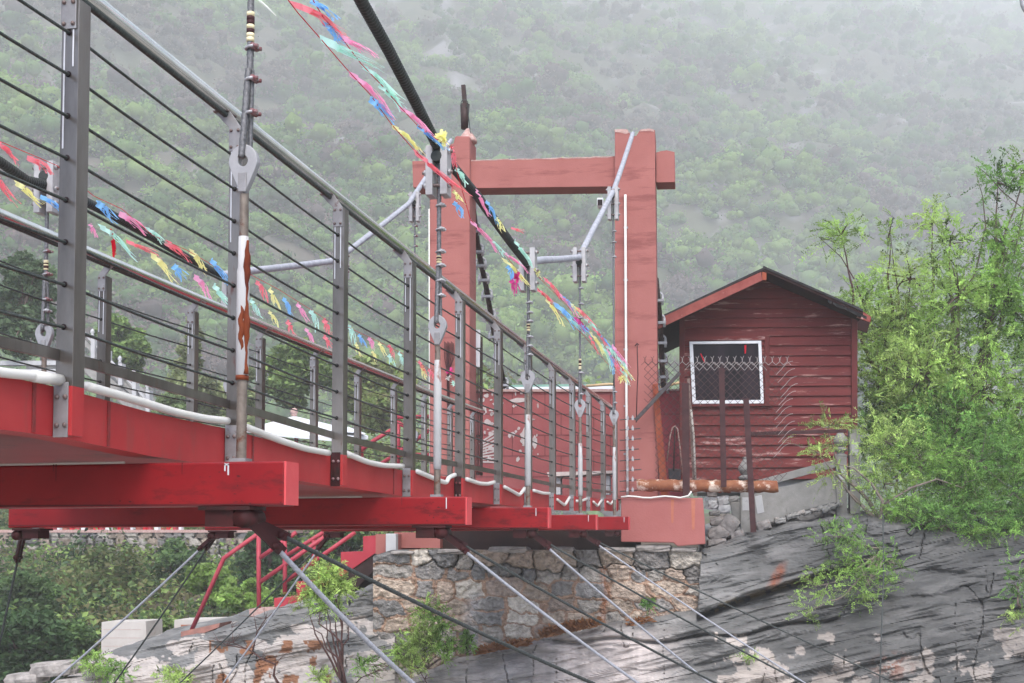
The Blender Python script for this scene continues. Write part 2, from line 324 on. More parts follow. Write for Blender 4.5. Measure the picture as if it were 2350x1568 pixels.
# ================================================================== THE SETTING
# hills: azimuth / distance grid
def hill_z(a, rho):                                         # a = sideways slope of the ray, rho = distance
    u = np.clip((a + .45) / .9, -.4, 1.6)
    r0 = 124 + 100 * u; sl_ = .615 - .118 * u
    z = np.maximum(rho - r0, 0) * sl_
    cp_ = 480 + 470 * np.clip(u, 0, 1.1); z = cp_ * np.tanh(z / cp_ * (1 + .45 * np.minimum(z / cp_, 1) ** 2))
    gx = a * rho / 76; gy = rho / 76
    z = z + (fbm(gx, gy, 3, 4) - .5) * 44 * np.clip((rho - r0) / 120, 0, 1) + (fbm(gx * 5, gy * 5, 9, 3) - .5) * 20 * np.clip((rho - r0) / 60, 0, 1)
    return np.where(rho < r0, -7 + 7 * np.clip((rho - 75) / (r0 - 75), 0, 1), z)
HF = np.array([-st, ct, 0.0])
na, nr = 260, 300
A_ = np.linspace(-1.3, 1.3, na); Rh = 75 * (1950 / 75.) ** np.linspace(0, 1, nr)
aa, rr_ = np.meshgrid(A_, Rh, indexing='ij')
zz = hill_z(aa, rr_)
V = (HF[None, None] * rr_[..., None] + RT[None, None] * (aa * rr_)[..., None]); V[..., 2] = zz
idx = np.arange(na * nr).reshape(na, nr)
Fq = np.stack([idx[:-1, :-1], idx[1:, :-1], idx[1:, 1:], idx[:-1, 1:]], -1).reshape(-1, 4)
nz1 = fbm(aa * rr_ / 18, rr_ / 18, 21, 4)[..., None]; nz2 = fbm(aa * rr_ / 8, rr_ / 14, 22, 3)[..., None]
cb = np.array(s2l(104, 92, 90)); cgn = np.array(s2l(86, 96, 66)); cr = np.array(s2l(150, 146, 148))
cl = cb * (1 - nz1) + cgn * nz1; cl = np.where(nz2 > .70, cr, cl)
hills = fastmesh('hills', V.reshape(-1, 3), Fq, cl.reshape(-1, 3), M_hill, smooth=True); tag(hills, kind='structure')

# ground under everything, out to the hills and behind the camera
g = MB(); g.box(-500, 500, -120, 200, -11, -10.2, mat('pale_bounce_gravel', s2l(150, 146, 140), s2l(178, 174, 168), .8, .95, bump=.5, bdist=.1)); gr = put(g, 'ground'); tag(gr, kind='structure')  # unseen gorge floor, coloured pale to bounce light up under the deck
gb = []
nb = 90
for i in range(nb + 1):
    for j in range(41):
        x = -300 + 3700 * i / nb; d = 21.5 + 34 * j / 40
        yy = 1660 - 430 * min(1, (j / 26)) ** .75 - (0 if x < 900 else 40 * min(1, (x - 900) / 600))
        if x > 1000: yy = min(yy, 1330 - 110 * min(1, j / 10))
        p = Q(x, yy, d); p[2] += (float(fbm(p[0] / 3, p[1] / 3, 5)) - .5) * .9; gb.append(p)
ii = np.arange((nb + 1) * 41).reshape(nb + 1, 41)
Fb = np.stack([ii[:-1, :-1], ii[1:, :-1], ii[1:, 1:], ii[:-1, 1:]], -1).reshape(-1, 4)
bk = fastmesh('bank_terrain', np.array(gb), Fb, None, M_soil, smooth=True); tag(bk, kind='structure')

# ------------------------------------------------------------------ leaves
def leafcloud(C, rad, n, size, asp, colA, colB, hang=0.0, seed=0, shell=.5, cj=.14):
    """n leaf-sized diamonds spread through an ellipsoid"""
    g_ = np.random.default_rng(seed)
    d = g_.normal(size=(n, 3)); d /= np.linalg.norm(d, axis=1)[:, None]
    q = g_.random(n) ** shell
    P = np.asarray(C) + d * q[:, None] * np.asarray(rad)
    return leaves_at(P, size, asp, colA, colB, g_, hang, cj)
def leaves_at(P, size, asp, colA, colB, g_, hang=0, cj=.14, dirs=None):
    n = len(P)
    a = g_.normal(size=(n, 3)); a[:, 2] = a[:, 2] * .6 - hang
    if dirs is not None: a = dirs + a * .45
    a /= np.linalg.norm(a, axis=1)[:, None] + 1e-9
    b = np.cross(a, g_.normal(size=(n, 3))); b /= np.linalg.norm(b, axis=1)[:, None] + 1e-9
    s = size * (.6 + .8 * g_.random(n))[:, None]
    V_ = np.stack([P - a * s * .5, P + b * s * asp * .5, P + a * s * .5, P - b * s * asp * .5], 1).reshape(-1, 3)
    t = g_.random(n)[:, None]; c = np.asarray(colA) * (1 - t) + np.asarray(colB) * t
    c = np.clip(c * (1 + cj * g_.normal(size=(n, 1))), .005, 1); c = np.repeat(c, 4, 0)
    Fa = np.arange(4 * n).reshape(n, 4)
    return V_, Fa, c
def merge(parts):
    V_, F_, C_ = [], [], []; o = 0
    for v, f, c in parts: V_.append(v); F_.append(f + o); C_.append(c); o += len(v)
    return np.concatenate(V_), np.concatenate(F_), np.concatenate(C_)

# wood covering the far hillside (one uncountable mass)
NCR = 11500
g_ = np.random.default_rng(11); parts = []; cores = []; ccol = []
_p = (1 + 5 ** .5) / 2
ICO = np.array([(-1, _p, 0), (1, _p, 0), (-1, -_p, 0), (1, -_p, 0), (0, -1, _p), (0, 1, _p), (0, -1, -_p), (0, 1, -_p), (_p, 0, -1), (_p, 0, 1), (-_p, 0, -1), (-_p, 0, 1)]) / (1 + _p * _p) ** .5
ICF = np.array([(0, 11, 5), (0, 5, 1), (0, 1, 7), (0, 7, 10), (0, 10, 11), (1, 5, 9), (5, 11, 4), (11, 10, 2), (10, 7, 6), (7, 1, 8), (3, 9, 4), (3, 4, 2), (3, 2, 6), (3, 6, 8), (3, 8, 9), (4, 9, 5), (2, 4, 11), (6, 2, 10), (8, 6, 7), (9, 8, 1)])
u1 = g_.random(NCR); av = (g_.random(NCR) - .5) * 1.15
uu = np.clip((av + .45) / .9, -.4, 1.6); r0 = 124 + 100 * uu; tmax = 560 + 1080 * np.clip(uu, 0, 1)
rho = 1 / (1 / (r0 + 2) * (1 - u1) + 1 / tmax * u1)
rho = rho * (1 + .03 * g_.normal(size=NCR))
zc = hill_z(av, rho)
keep = fbm(av * rho / 40, rho / 34, 77, 3) > .47
KIND = fbm(av * rho / 46, rho / 46, 41, 3)
G1 = np.array(s2l(90, 132, 62)); G2 = np.array(s2l(124, 164, 78)); G3 = np.array(s2l(48, 88, 60)); G4 = np.array(s2l(114, 98, 96)); G5 = np.array(s2l(144, 178, 84)); G6 = np.array(s2l(146, 124, 116))
gt = np.random.default_rng(12)
for i in range(NCR):
    base = HF * rho[i] + RT * av[i] * rho[i]
    sz = (.008 * rho[i] + 2.2) * (.6 + .8 * gt.random())
    k = KIND[i] + .12 * gt.normal()
    if not keep[i]: sz *= .7; k -= .09
    if k < .35: cA, cB, hg = G4, G6, .2
    elif k < .47: cA, cB, hg = G1, G4, .1
    elif k < .52: cA, cB, hg = G1, G3, .1
    elif k < .62: cA, cB, hg = G2, G1, .1
    else: cA, cB, hg = G5, G2, .1
    n = 90; tn = gt.uniform(.66, 1.32); cA = cA * tn; cB = cB * tn
    C0 = base + np.array([0, 0, zc[i]])
    for q in range(4):
        off = np.array([gt.normal() * .42, gt.normal() * .42, .35 + gt.random() * .6]) * sz
        rq = sz * gt.uniform(.4, .62)
        parts.append(leafcloud(C0 + off, (rq * 1.22, rq * 1.22, rq * 1.0), 44, sz * .12 + .06, .8, cA, cB, hg, i * 4 + q, .2, .12))
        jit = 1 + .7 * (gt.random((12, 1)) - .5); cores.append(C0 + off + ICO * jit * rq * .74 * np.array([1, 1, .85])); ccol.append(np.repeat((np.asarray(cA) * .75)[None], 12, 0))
CV = np.concatenate(cores); nI = len(cores); CF = (ICF[None] + 12 * np.arange(nI)[:, None, None]).reshape(-1, 3); CF = np.concatenate([CF, CF[:, 2:3]], 1)
LV, LF, LC = merge(parts)
fw = trimesh('hillside_wood', LV, LF, LC, CV, CF[:, :3], np.concatenate(ccol), M_leaf); tag(fw, 'hazy spring wood of pale green and bare mauve shrubs covering the mountainside', 'wood', kind='stuff')

# ------------------------------------------------------------------ rock
def interp(x, pts): return np.interp(x, [p[0] for p in pts], [p[1] for p in pts])
def rock(name, top, x0, x1, step, bottom, D0, lean, seam=None, tone=None, capdepth=5, tilt=.22, seed=0, ref=None):
    xs = np.arange(x0, x1 + step, step); rows = int((bottom - min(p[1] for p in top)) / step) + 1
    ty = interp(xs, top) + (fbm(xs / 25., xs * 0, seed + 50, 4) - .5) * 10
    YA = np.linspace(min(p[1] for p in top) - 6, bottom, rows)
    ncap = 14; H = rows + ncap
    P_ = np.zeros((len(xs), H, 3)); CO = np.zeros((len(xs), H, 3))
    for i, x in enumerate(xs):
        ys = np.maximum(YA, ty[i]); xx = np.full(rows, x); rf = interp(x, ref) if ref else ty[i]
        t = ys + tilt * x
        lay = fbm(xx / 110., t / 10., seed, 5); lay2 = fbm(xx / 190., t / 34., seed + 5, 3)
        fr = lay2 * 9 - np.floor(lay2 * 9); fr = np.clip((fr - .25) / .5, 0, 1); jut = (np.floor(lay2 * 9) + fr * fr * (3 - 2 * fr)) / 9
        D = D0 - (ys - rf) * lean - .10 * (lay - .5) - .30 * (jut - .5) - .035 * fbm(xx / 14., ys / 12., seed + 41, 3) + .05 * np.exp(-((np.abs(fbm(xx / 300., t / 34., seed + 30, 2) - .5)) / .035) ** 2) - 1.0 * (fbm(xx / 160., ys / 120., seed + 9, 3) - .5)
        D = D + .2 * np.exp(-((ys - ty[i]) / 5.) ** 2)
        crack = np.abs(fbm(xx / 60. + .2 * fbm(xx / 20., ys / 20., seed + 14), ys / 240., seed + 13, 2) - .5); D = D + .07 * np.exp(-(crack / .006) ** 2) * (fbm(xx / 90., ys / 90., seed + 15, 2) > .5)
        if seam is not None: D = D + seam(xx, ys)
        P_[i, ncap:] = np.array([W(x, ys[j], D[j]) for j in range(rows)])
        for j in range(ncap):
            q = (1 - j / ncap) ** 1.5 * capdepth
            p = W(x, ty[i], D[0]) + E2 * q; p[2] += .05 * q + (float(vn(x / 30., q * 3, seed + 3)) - .5) * .15 * min(1, q)
            P_[i, j] = p
        base = np.array(s2l(110, 110, 109)); lightc = np.array(s2l(156, 154, 152))
        f = np.clip((fbm(xx / 90., t / 14., seed + 20, 4) - .42) * 3, 0, 1)[:, None]
        st_ = (.86 + .28 * fbm(xx / 200., t / 4.5, seed + 23, 3))[:, None]; c = (base * (1 - f * .55) + lightc * f * .55) * st_
        if tone is not None: c = tone(xx, ys, c)
        CO[i, ncap:] = c; CO[i, :ncap] = c[0]
    id_ = np.arange(len(xs) * H).reshape(len(xs), H)
    Fa = np.stack([id_[:-1, :-1], id_[:-1, 1:], id_[1:, 1:], id_[1:, :-1]], -1).reshape(-1, 4)
    return tag(fastmesh(name, P_.reshape(-1, 3), Fa, CO.reshape(-1, 3), M_rock, smooth=False), kind='structure')
SEAM = [(1560, 1425), (1610, 1408), (1700, 1372), (1790, 1345), (1860, 1322), (1990, 1290), (2100, 1270)]
def seamR(x, y):
    ys = interp(x, SEAM); d = y - ys
    s = np.where((x > 1600) & (d < 0), -.35 * np.clip((2100 - x) / 250, 0, 1), 0) + .35 * np.exp(-((d - 6) / 7.) ** 2) * ((x > 1600) & (x < 2000))
    l2 = interp(x, [(1550, 1470), (1700, 1455), (1850, 1430), (2350, 1350)]); s = s + .2 * np.exp(-((y - l2 + 5 * np.sin(x / 31.)) / 4.) ** 2) * np.clip((2000 - x) / 100., 0, 1)
    return s
def toneR(x, y, c):
    pale = np.clip(1 - np.abs(x - 1400) / 190., 0, 1) * np.clip((y - 1430) / 50., 0, 1) + np.clip(1 - (x - 1040) / 300., 0, 1) * .35
    pale = np.clip(pale * (0.7 + 1.3 * fbm(x / 14., y / 160., 61, 3)), 0, 1)[:, None]
    c = c * (1 - pale) + np.array(s2l(204, 194, 190)) * pale
    bp = ((fbm(x / 46., y / 34., 62, 5) + np.clip((y - 1490) / 240., -.3, .16) * np.clip((x - 1640) / 60., -1, 1) * np.clip((2250 - x) / 80., -1, 1)) > .63) & (y > 1440) & (x > 1640)
    c = np.where(bp[:, None], np.array(s2l(196, 186, 178)), c)
    br = np.clip(1 - np.hypot((x - 1790 + .5 * (y - 1310)) / 18., (y - 1325) / 45.), 0, 1) * fbm(x / 6., y / 14., 63) * 2
    br = br + np.clip(1 - np.hypot((x - 2050) / 60., (y - 1530) / 40.), 0, 1) * (fbm(x / 16., y / 14., 64) > .5) * .8
    br = np.clip(br, 0, .9)[:, None]; c = c * (1 - br) + np.array(s2l(158, 92, 66)) * br
    ye = (np.exp(-((y - interp(x, SEAM) - 4) / 7.) ** 2) * ((x > 1640) & (x < 1880)) * (fbm(x / 20., y / 8., 65) > .42))[:, None] * .8
    c = c * (1 - ye) + np.array(s2l(190, 166, 128)) * ye
    dk = np.clip((x - 1620) / 300., 0, 1)[:, None] * .45
    return c * (1 - dk)
rock('rock_outcrop', [(840, 1560), (940, 1556), (1000, 1532), (1056, 1512), (1200, 1478), (1369, 1440), (1529, 1409), (1602, 1396), (1608, 1262), (1640, 1252), (1700, 1236), (1770, 1218), (1850, 1200), (1930, 1188), (2000, 1186), (2090, 1204), (2200, 1226), (2350, 1214), (2900, 1190)],
     835, 2800, 2.4, 1760, 18.35, .0052, seamR, toneR, seed=1, capdepth=9, ref=[(840, 1440), (1200, 1375), (1610, 1275), (1800, 1215), (2000, 1186), (2350, 1190), (2900, 1180)])
def toneL(x, y, c):
    m = (fbm(x / 60., y / 40., 71, 4) + np.clip((y - 1455) / 300., -.2, .22)) > .60
    c = np.where(m[:, None], np.array(s2l(178, 170, 164)) * (.85 + .3 * fbm(x / 8., y / 8., 74)[:, None]), c)
    b = (fbm(x / 30., y / 40., 72, 4) > .6) & (y > 1470) & (np.abs(x - 620) < 140)
    return np.where(b[:, None], np.array(s2l(136, 96, 72)), c)
rock('rock_ledge', [(150, 1560), (200, 1512), (240, 1496), (300, 1478), (400, 1464), (500, 1446), (560, 1425), (620, 1402), (720, 1375), (800, 1365), (862, 1340), (910, 1330)],
     150, 905, 2.4, 1740, 18.6, .005, None, toneL, seed=4, capdepth=4)
def toneU(x, y, c): return c * .95
# rocky face seen low on the far bank behind the trees
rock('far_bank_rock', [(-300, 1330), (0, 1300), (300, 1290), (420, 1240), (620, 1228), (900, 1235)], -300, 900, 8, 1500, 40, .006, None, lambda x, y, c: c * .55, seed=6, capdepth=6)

# ================================================================== MASONRY ABUTMENT
MAS_TOP = [(856, 1276), (900, 1262), (1000, 1262), (1200, 1264), (1500, 1262), (1608, 1268)]
MAS_BOT = [(856, 1560), (1056, 1530), (1200, 1496), (1369, 1460), (1529, 1425), (1612, 1420)]
gm = np.random.default_rng(5)
seeds = []; yy = 1262
row = 0
while yy < 1580:
    rh = gm.uniform(24, 46); xx = 850 + gm.uniform(0, 30)
    while xx < 1630:
        wd = gm.uniform(34, 92) * (rh / 36) ** .5
        seeds.append((xx + wd / 2, yy + rh / 2 + gm.uniform(-9, 9), wd, rh)); xx += wd
    yy += rh; row += 1
seeds = np.array(seeds); scol = gm.random(len(seeds))
PAL = [s2l(166, 160, 152), s2l(144, 140, 136), s2l(194, 186, 174), s2l(158, 142, 130), s2l(176, 160, 144), s2l(134, 132, 130), s2l(184, 166, 150)]
SC_COL = np.array([PAL[int(v * 6.999)] for v in scol]) * (0.85 + .3 * gm.random((len(seeds), 1)))
sx = 1.9
xs = np.arange(856, 1612, sx); NV = 150
Vm = np.zeros((len(xs), NV + 4, 3)); Cm = np.zeros((len(xs), NV + 4, 3))
for i, x in enumerate(xs):
    ys = np.linspace(interp(x, MAS_TOP), interp(x, MAS_BOT) + 14, NV)
    wx = x + 24 * (fbm(np.full(NV, x / 30.), ys / 30., 91, 3) - .5); wy = ys + 24 * (fbm(np.full(NV, x / 30.), ys / 30., 92, 3) - .5)
    dd = np.hypot((wx[:, None] - seeds[None, :, 0]) / (seeds[None, :, 2] / 2), (wy[:, None] - seeds[None, :, 1]) / (seeds[None, :, 3] / 2))
    o = np.argsort(dd, 1)[:, :2]; d1 = dd[np.arange(NV), o[:, 0]]; d2 = dd[np.arange(NV), o[:, 1]]
    e = (d2 - d1); mortar = np.clip(1 - (e / .26), 0, 1)
    raised = np.clip(1 - np.abs(e - .0) / .2, 0, 1)
    f = fbm(np.full(NV, x / 12.), ys / 9., 93, 4)
    hgt = .045 * np.clip(e / .5, 0, 1) ** .6 + .07 * (f - .5) + .04 * (scol[o[:, 0]] - .5)
    dry = (ys < 1318 + 14 * np.sin(x / 60.)) & (x > 960)                      # the top courses are laid dry, with open joints
    hgt = np.where(dry, hgt * 1.4 - .05 * (e < .07), hgt)
    hgt = hgt + np.where(~dry, .03 * raised, 0)
    c = SC_COL[o[:, 0]] * (.75 + .5 * f[:, None])
    mc = np.array(s2l(166, 138, 118)) * (.85 + .3 * f[:, None])
    k = (e < .24)[:, None] & (~dry)[:, None]; c = np.where(k, mc, c)
    wash = (np.clip(1 - np.abs(x - 1085 + 6 * np.sin(ys / 20.)) / 24., 0, 1) * (ys > 1360) * .75)[:, None]
    c = c * (1 - wash) + np.array(s2l(182, 178, 176)) * wash
    ru = (np.clip(1 - np.abs(x - 1388 + 5 * np.sin(ys / 17.)) / 14., 0, 1) * (ys > 1300) * fbm(np.full(NV, x / 4.), ys / 30., 95) * 1.3)[:, None]
    ru = np.clip(ru, 0, .85); c = c * (1 - ru) + np.array(s2l(150, 96, 66)) * ru
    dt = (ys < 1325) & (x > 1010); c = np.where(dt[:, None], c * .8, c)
    D = 18.0 - hgt
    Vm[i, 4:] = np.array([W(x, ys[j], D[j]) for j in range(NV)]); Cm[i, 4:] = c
    for j in range(4):
        Vm[i, j] = W(x, ys[0], D[0]) + E2 * (4 - j) * .35; Cm[i, j] = c[0]
n1, n2 = len(xs), NV + 4; ids = np.arange(n1 * n2).reshape(n1, n2)
Fa = np.stack([ids[:-1, :-1], ids[:-1, 1:], ids[1:, 1:], ids[1:, :-1]], -1).reshape(-1, 4)
# left return of the abutment
side = []
for j in range(n2): side.append(Vm[0, j] + E2 * 2.2)
Vall = np.concatenate([Vm.reshape(-1, 3), np.array(side)]); Call = np.concatenate([Cm.reshape(-1, 3), Cm[0]])
b0 = n1 * n2; Fs = np.array([(ids[0, j], b0 + j, b0 + j + 1, ids[0, j + 1]) for j in range(n2 - 1)])
ab = thing('stone_abutment', W(1230, 1500, 18), 'mortared rubble stone abutment wall carrying the far end of the red footbridge', 'stone wall')
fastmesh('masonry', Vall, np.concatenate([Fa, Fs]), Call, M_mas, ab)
b = MB()
b.pxr(862, 1226, 912, 1272, 18.25, 1.6, M_pink); b.pxp([(905, 1222), (1010, 1222), (1010, 1258), (905, 1258)], 18.5, 1.2, M_pink)
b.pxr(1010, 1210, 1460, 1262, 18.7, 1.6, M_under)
put(b, 'bearing_block', ab)
b = MB(); b.pxr(885, 1225, 909, 1276, 18.1, .14, M_greyf); put(b, 'grey_upright', ab, bevel=.01)
k_ = 0
b = MB()
for (x, y, wd, h) in [(930, 1268, 60, 9), (1040, 1266, 70, 12), (1170, 1262, 95, 16), (1290, 1262, 60, 14), (1420, 1262, 90, 12), (1500, 1258, 84, 16), (1570, 1262, 60, 12)]:
    b = MB(); b.stone(W(x, y, 18.12), (wd * .0065, .5, h * .0065), M_stone, 300 + k_); k_ += 1; put(b, 'coping_stone', ab)

# plinth block, right of the bridge end
pl = thing('concrete_plinth', W(1520, 1250, 18.0), 'low pink concrete plinth with rust streaks, at the foot of the right portal column', 'plinth')
b = MB(); b.pxp([(1425, 1143), (1613, 1143), (1617, 1192), (1619, 1249), (1555, 1254), (1545, 1246), (1425, 1244)], 17.85, 1.9, M_pinkp)
put(b, 'block', pl, bevel=.015)
b = MB()
for x, y0, y1, wd in [(1543, 1146, 1200, 7), (1591, 1146, 1215, 9)]: b.pxp([(x - wd / 2, y0), (x + wd / 2, y0), (x + wd * .3, y1), (x - wd * .3, y1)], 17.845, .004, mat('rust_run', s2l(168, 100, 74), s2l(184, 116, 96), 12, .8))
put(b, 'rust_streak', pl)
b = MB(); b.tube([W(1425 + i * 17, 1141 - 2 * math.sin(i * 1.3), 17.82) for i in range(9)] + [W(1572, 1140, 17.8), W(1580, 1138, 17.8), W(1587, 1128, 17.8)], .012, M_pvc, 8)
tag(put(b, 'loose_hose'), 'pale hose lying along the top edge of the pink plinth, its end curled up', 'hose')

# ================================================================== PORTAL TOWER
tw = thing('portal_tower', W(1250, 1145, 18.6), 'pink concrete portal tower with two columns and a cross beam at the bridge end', 'tower')
DT = 18.6
b = MB()   # right column with a saddle notch
b.pxp([(1411, 1146), (1411, 298), (1420, 297), (1440, 298), (1449, 312), (1460, 312), (1469, 298), (1490, 296), (1503, 299), (1511, 1146)], DT, .56, M_pink)
b.pxp([(1410, 303), (1410, 297.5), (1425, 296), (1440, 297), (1444, 305), (1436, 308), (1424, 305)], DT - .003, .01, M_chip)
b.pxp([(1468, 302), (1470, 297), (1488, 295), (1500, 297), (1502, 303), (1490, 301)], DT - .003, .01, M_chip)
put(b, 'right_column', tw, bevel=.02)
b = MB()
b.pxp([(986, 1150), (986, 318), (1020, 318), (1026, 330), (1040, 330), (1043, 318), (1045, 312), (1078, 312), (1078, 1150)], DT, .56, M_pink)
put(b, 'left_column', tw, bevel=.02)
b = MB(); c0 = W(1066, 313, DT) + E2 * .26
b.lathe(c0, [(.15, -.02), (.145, .02), (.10, .09), (.05, .16), (.03, .2)], M_chip, 12); put(b, 'mortar_cap', tw)
b = MB(); b.pxp([(1079, 368), (1200, 365), (1300, 362), (1412, 358.5), (1412, 428), (1079, 432)], DT + .08, .40, M_pink)
b.pxp([(946, 370), (987, 369), (987, 432), (948, 430)], DT + .08, .40, M_pink)
b.pxp([(1506, 350), (1516, 347), (1530, 345), (1548, 349), (1549, 418), (1506, 419)], DT + .08, .40, M_pink)
rr = random.Random(3); top = [(1081 + i * 13.6, 368 - i * .38 + rr.uniform(-1.5, .8)) for i in range(25)]
b.pxp(top + [(x, y + rr.uniform(1.2, 3.5)) for x, y in reversed(top)], DT + .076, .01, M_chip)
put(b, 'cross_beam', tw, bevel=.012)
ms = thing('lightning_mast', W(1066, 292, DT + .2), 'short dark steel spike with a cable loop standing on the left portal column', 'mast')
b = MB(); a0 = W(1066, 296, DT + .26); a1 = W(1067, 240, DT + .26); a2 = W(1063.5, 196, DT + .26)
b.tube([a0, a1], [.055, .075], M_ironk, 8); b.bar(a1, a2, .06, .06, M_ironk); put(b, 'spike', ms)
b = MB(); b.tube([W(1066 + 8 * math.cos(t), 238 + 9 * math.sin(t), DT + .2) for t in np.linspace(0, 6.28, 16)], .007, M_wire, 5)
b.tube([W(1074, 240, DT + .2), W(1075, 265, DT + .2), W(1079, 300, DT + .2), W(1083, 316, DT + .2)], .007, M_wire, 5); put(b, 'earthing_cable', ms)
b = MB(); b.tube([W(1435, 447, DT - .05), W(1436, 700, DT - .05), W(1438, 960, DT - .05), W(1440.5, 1141, DT - .05)], .019, M_pvc, 8)
for y in (520, 640, 800, 930, 1040): b.pxr(1431, y, 1441, y + 4, DT - .02, .018, M_clip)
tag(put(b, 'wall_conduit'), 'white plastic conduit running up the front of the right portal column', 'conduit')
b = MB(); b.tube([W(985, 480, DT + .03), W(986.5, 1100, DT + .03)], .012, M_pvc, 6); tag(put(b, 'edge_cable'), 'thin white cable down the outer edge of the left portal column', 'cable')
cc = thing('security_camera', W(1377, 463, 17), 'small black and white security camera beside the right column cable', 'camera')
b = MB(); b.pxr(1370, 454, 1384, 472, 17.0, .16, M_white); put(b, 'housing', cc, bevel=.006)
b = MB(); b.pxr(1371.5, 458, 1382.5, 471, 16.985, .014, M_dark); put(b, 'lens', cc)
b = MB(); b.tube([W(1377, 472, 17.08), W(1377, 480, 17.08), W(1395, 470, 17.3), W(1415, 455, DT + .02)], .008, M_clip, 6); put(b, 'arm', cc)

# ================================================================== BRIDGE
XR, XF = -2.215, -4.30            # outer lines of the two railings
HN, HFAR = -1.923, -4.471         # hanger lines
HY = [4.343 + 2.758 * i for i in range(5)]
GT = [(0, 861), (127, 886), (197, 905), (300, 935), (400, 960), (517, 982), (640, 1016), (755, 1043), (796, 1050), (922, 1079), (1046, 1098), (1134, 1112), (1259, 1134), (1340, 1142), (1413, 1147)]
gpt = [PX(x, y, XR - .03) for x, y in GT]; gY = np.array([p[1] for p in gpt]); gZ = np.array([p[2] for p in gpt])
def zt(Y):
    if Y < gY[0]: return gZ[0] + (Y - gY[0]) * .02
    return float(np.interp(Y, gY, gZ))
RT_ = [(197, 0), (333.5, 110), (533.6, 253.5), (633.7, 328.5), (767, 443.6), (822.5, 493), (912.6, 573), (999, 636), (1079, 693), (1146, 749.8), (1246, 819.8), (1312.8, 869.8), (1406, 936.6)]
rpt = [PX(x, y, XR - .06) for x, y in RT_]
rY = np.array([p[1] for p in rpt]); rZ = np.array([p[2] for p in rpt]); rfit = np.polyfit(rY, rZ, 3)
def zr(Y): return float(np.polyval(rfit, min(max(Y, rY[0]), rY[-1] + .3))) + (0 if Y >= rY[0] else (Y - rY[0]) * .01)
def gtop(Y): return zt(Y)
post_px = [1779 - 1e4 / (6.17 + 1.915 * n) for n in range(-2, 12)]
PYs = [PX(x, 1000, XR)[1] for x in post_px]
YE = PX(1418, 1140, XR)[1]; Y0 = 1.2

deck = thing('footbridge_deck', (-3.2, 10, 0), 'red painted steel footbridge deck on box crossbeams over the gorge', 'footbridge')
GH = .16
def girder(xa, xb, name):
    b = MB(); ys = sorted(set([Y0] + [y for y in PYs if y > Y0] + list(np.linspace(Y0, YE + .3, 40)))); pa = []
    lip = .012
    for y in ys:
        z = gtop(y); pa.append([(xa, y, z - GH), (xb, y, z - GH), (xb, y, z), (xa, y, z)])
    vs = [q for p in pa for q in p]; n = len(pa)
    fs = [(i * 4 + k, i * 4 + (k + 1) % 4, (i + 1) * 4 + (k + 1) % 4, (i + 1) * 4 + k) for i in range(n - 1) for k in range(4)] + [(0, 1, 2, 3), (4 * n - 1, 4 * n - 2, 4 * n - 3, 4 * n - 4)]
    b.add(vs, fs, M_gird)
    for y in (3.52, 3.97, 5.2, 7.3, 10.3, 13.0):                    # weld seams
        z = gtop(y)
        x_ = max(xa, xb)
        b.box(x_ - .002, x_ + .004, y - .009, y + .009, z - GH + .004, z - .002, M_weld)
    return put(b, name, deck, bevel=0)
girder(XR - .035, XR - .135, 'side_girder'); girder(XF + .035, XF + .135, 'side_girder')
b = MB()
for i in range(70):
    y = Y0 + (YE - Y0) * i / 70; y2 = y + (YE - Y0) / 70 
    z = gtop(y) - .05
    b.hexa([(XF + .14, y, z - .035), (XR - .14, y, z - .035), (XR - .14, y, z), (XF + .14, y, z), (XF + .14, y2, gtop(y2) - .085), (XR - .14, y2, gtop(y2) - .085), (XR - .14, y2, gtop(y2) - .05), (XF + .14, y2, gtop(y2) - .05)], M_beam)
put(b, 'deck_plate', deck)
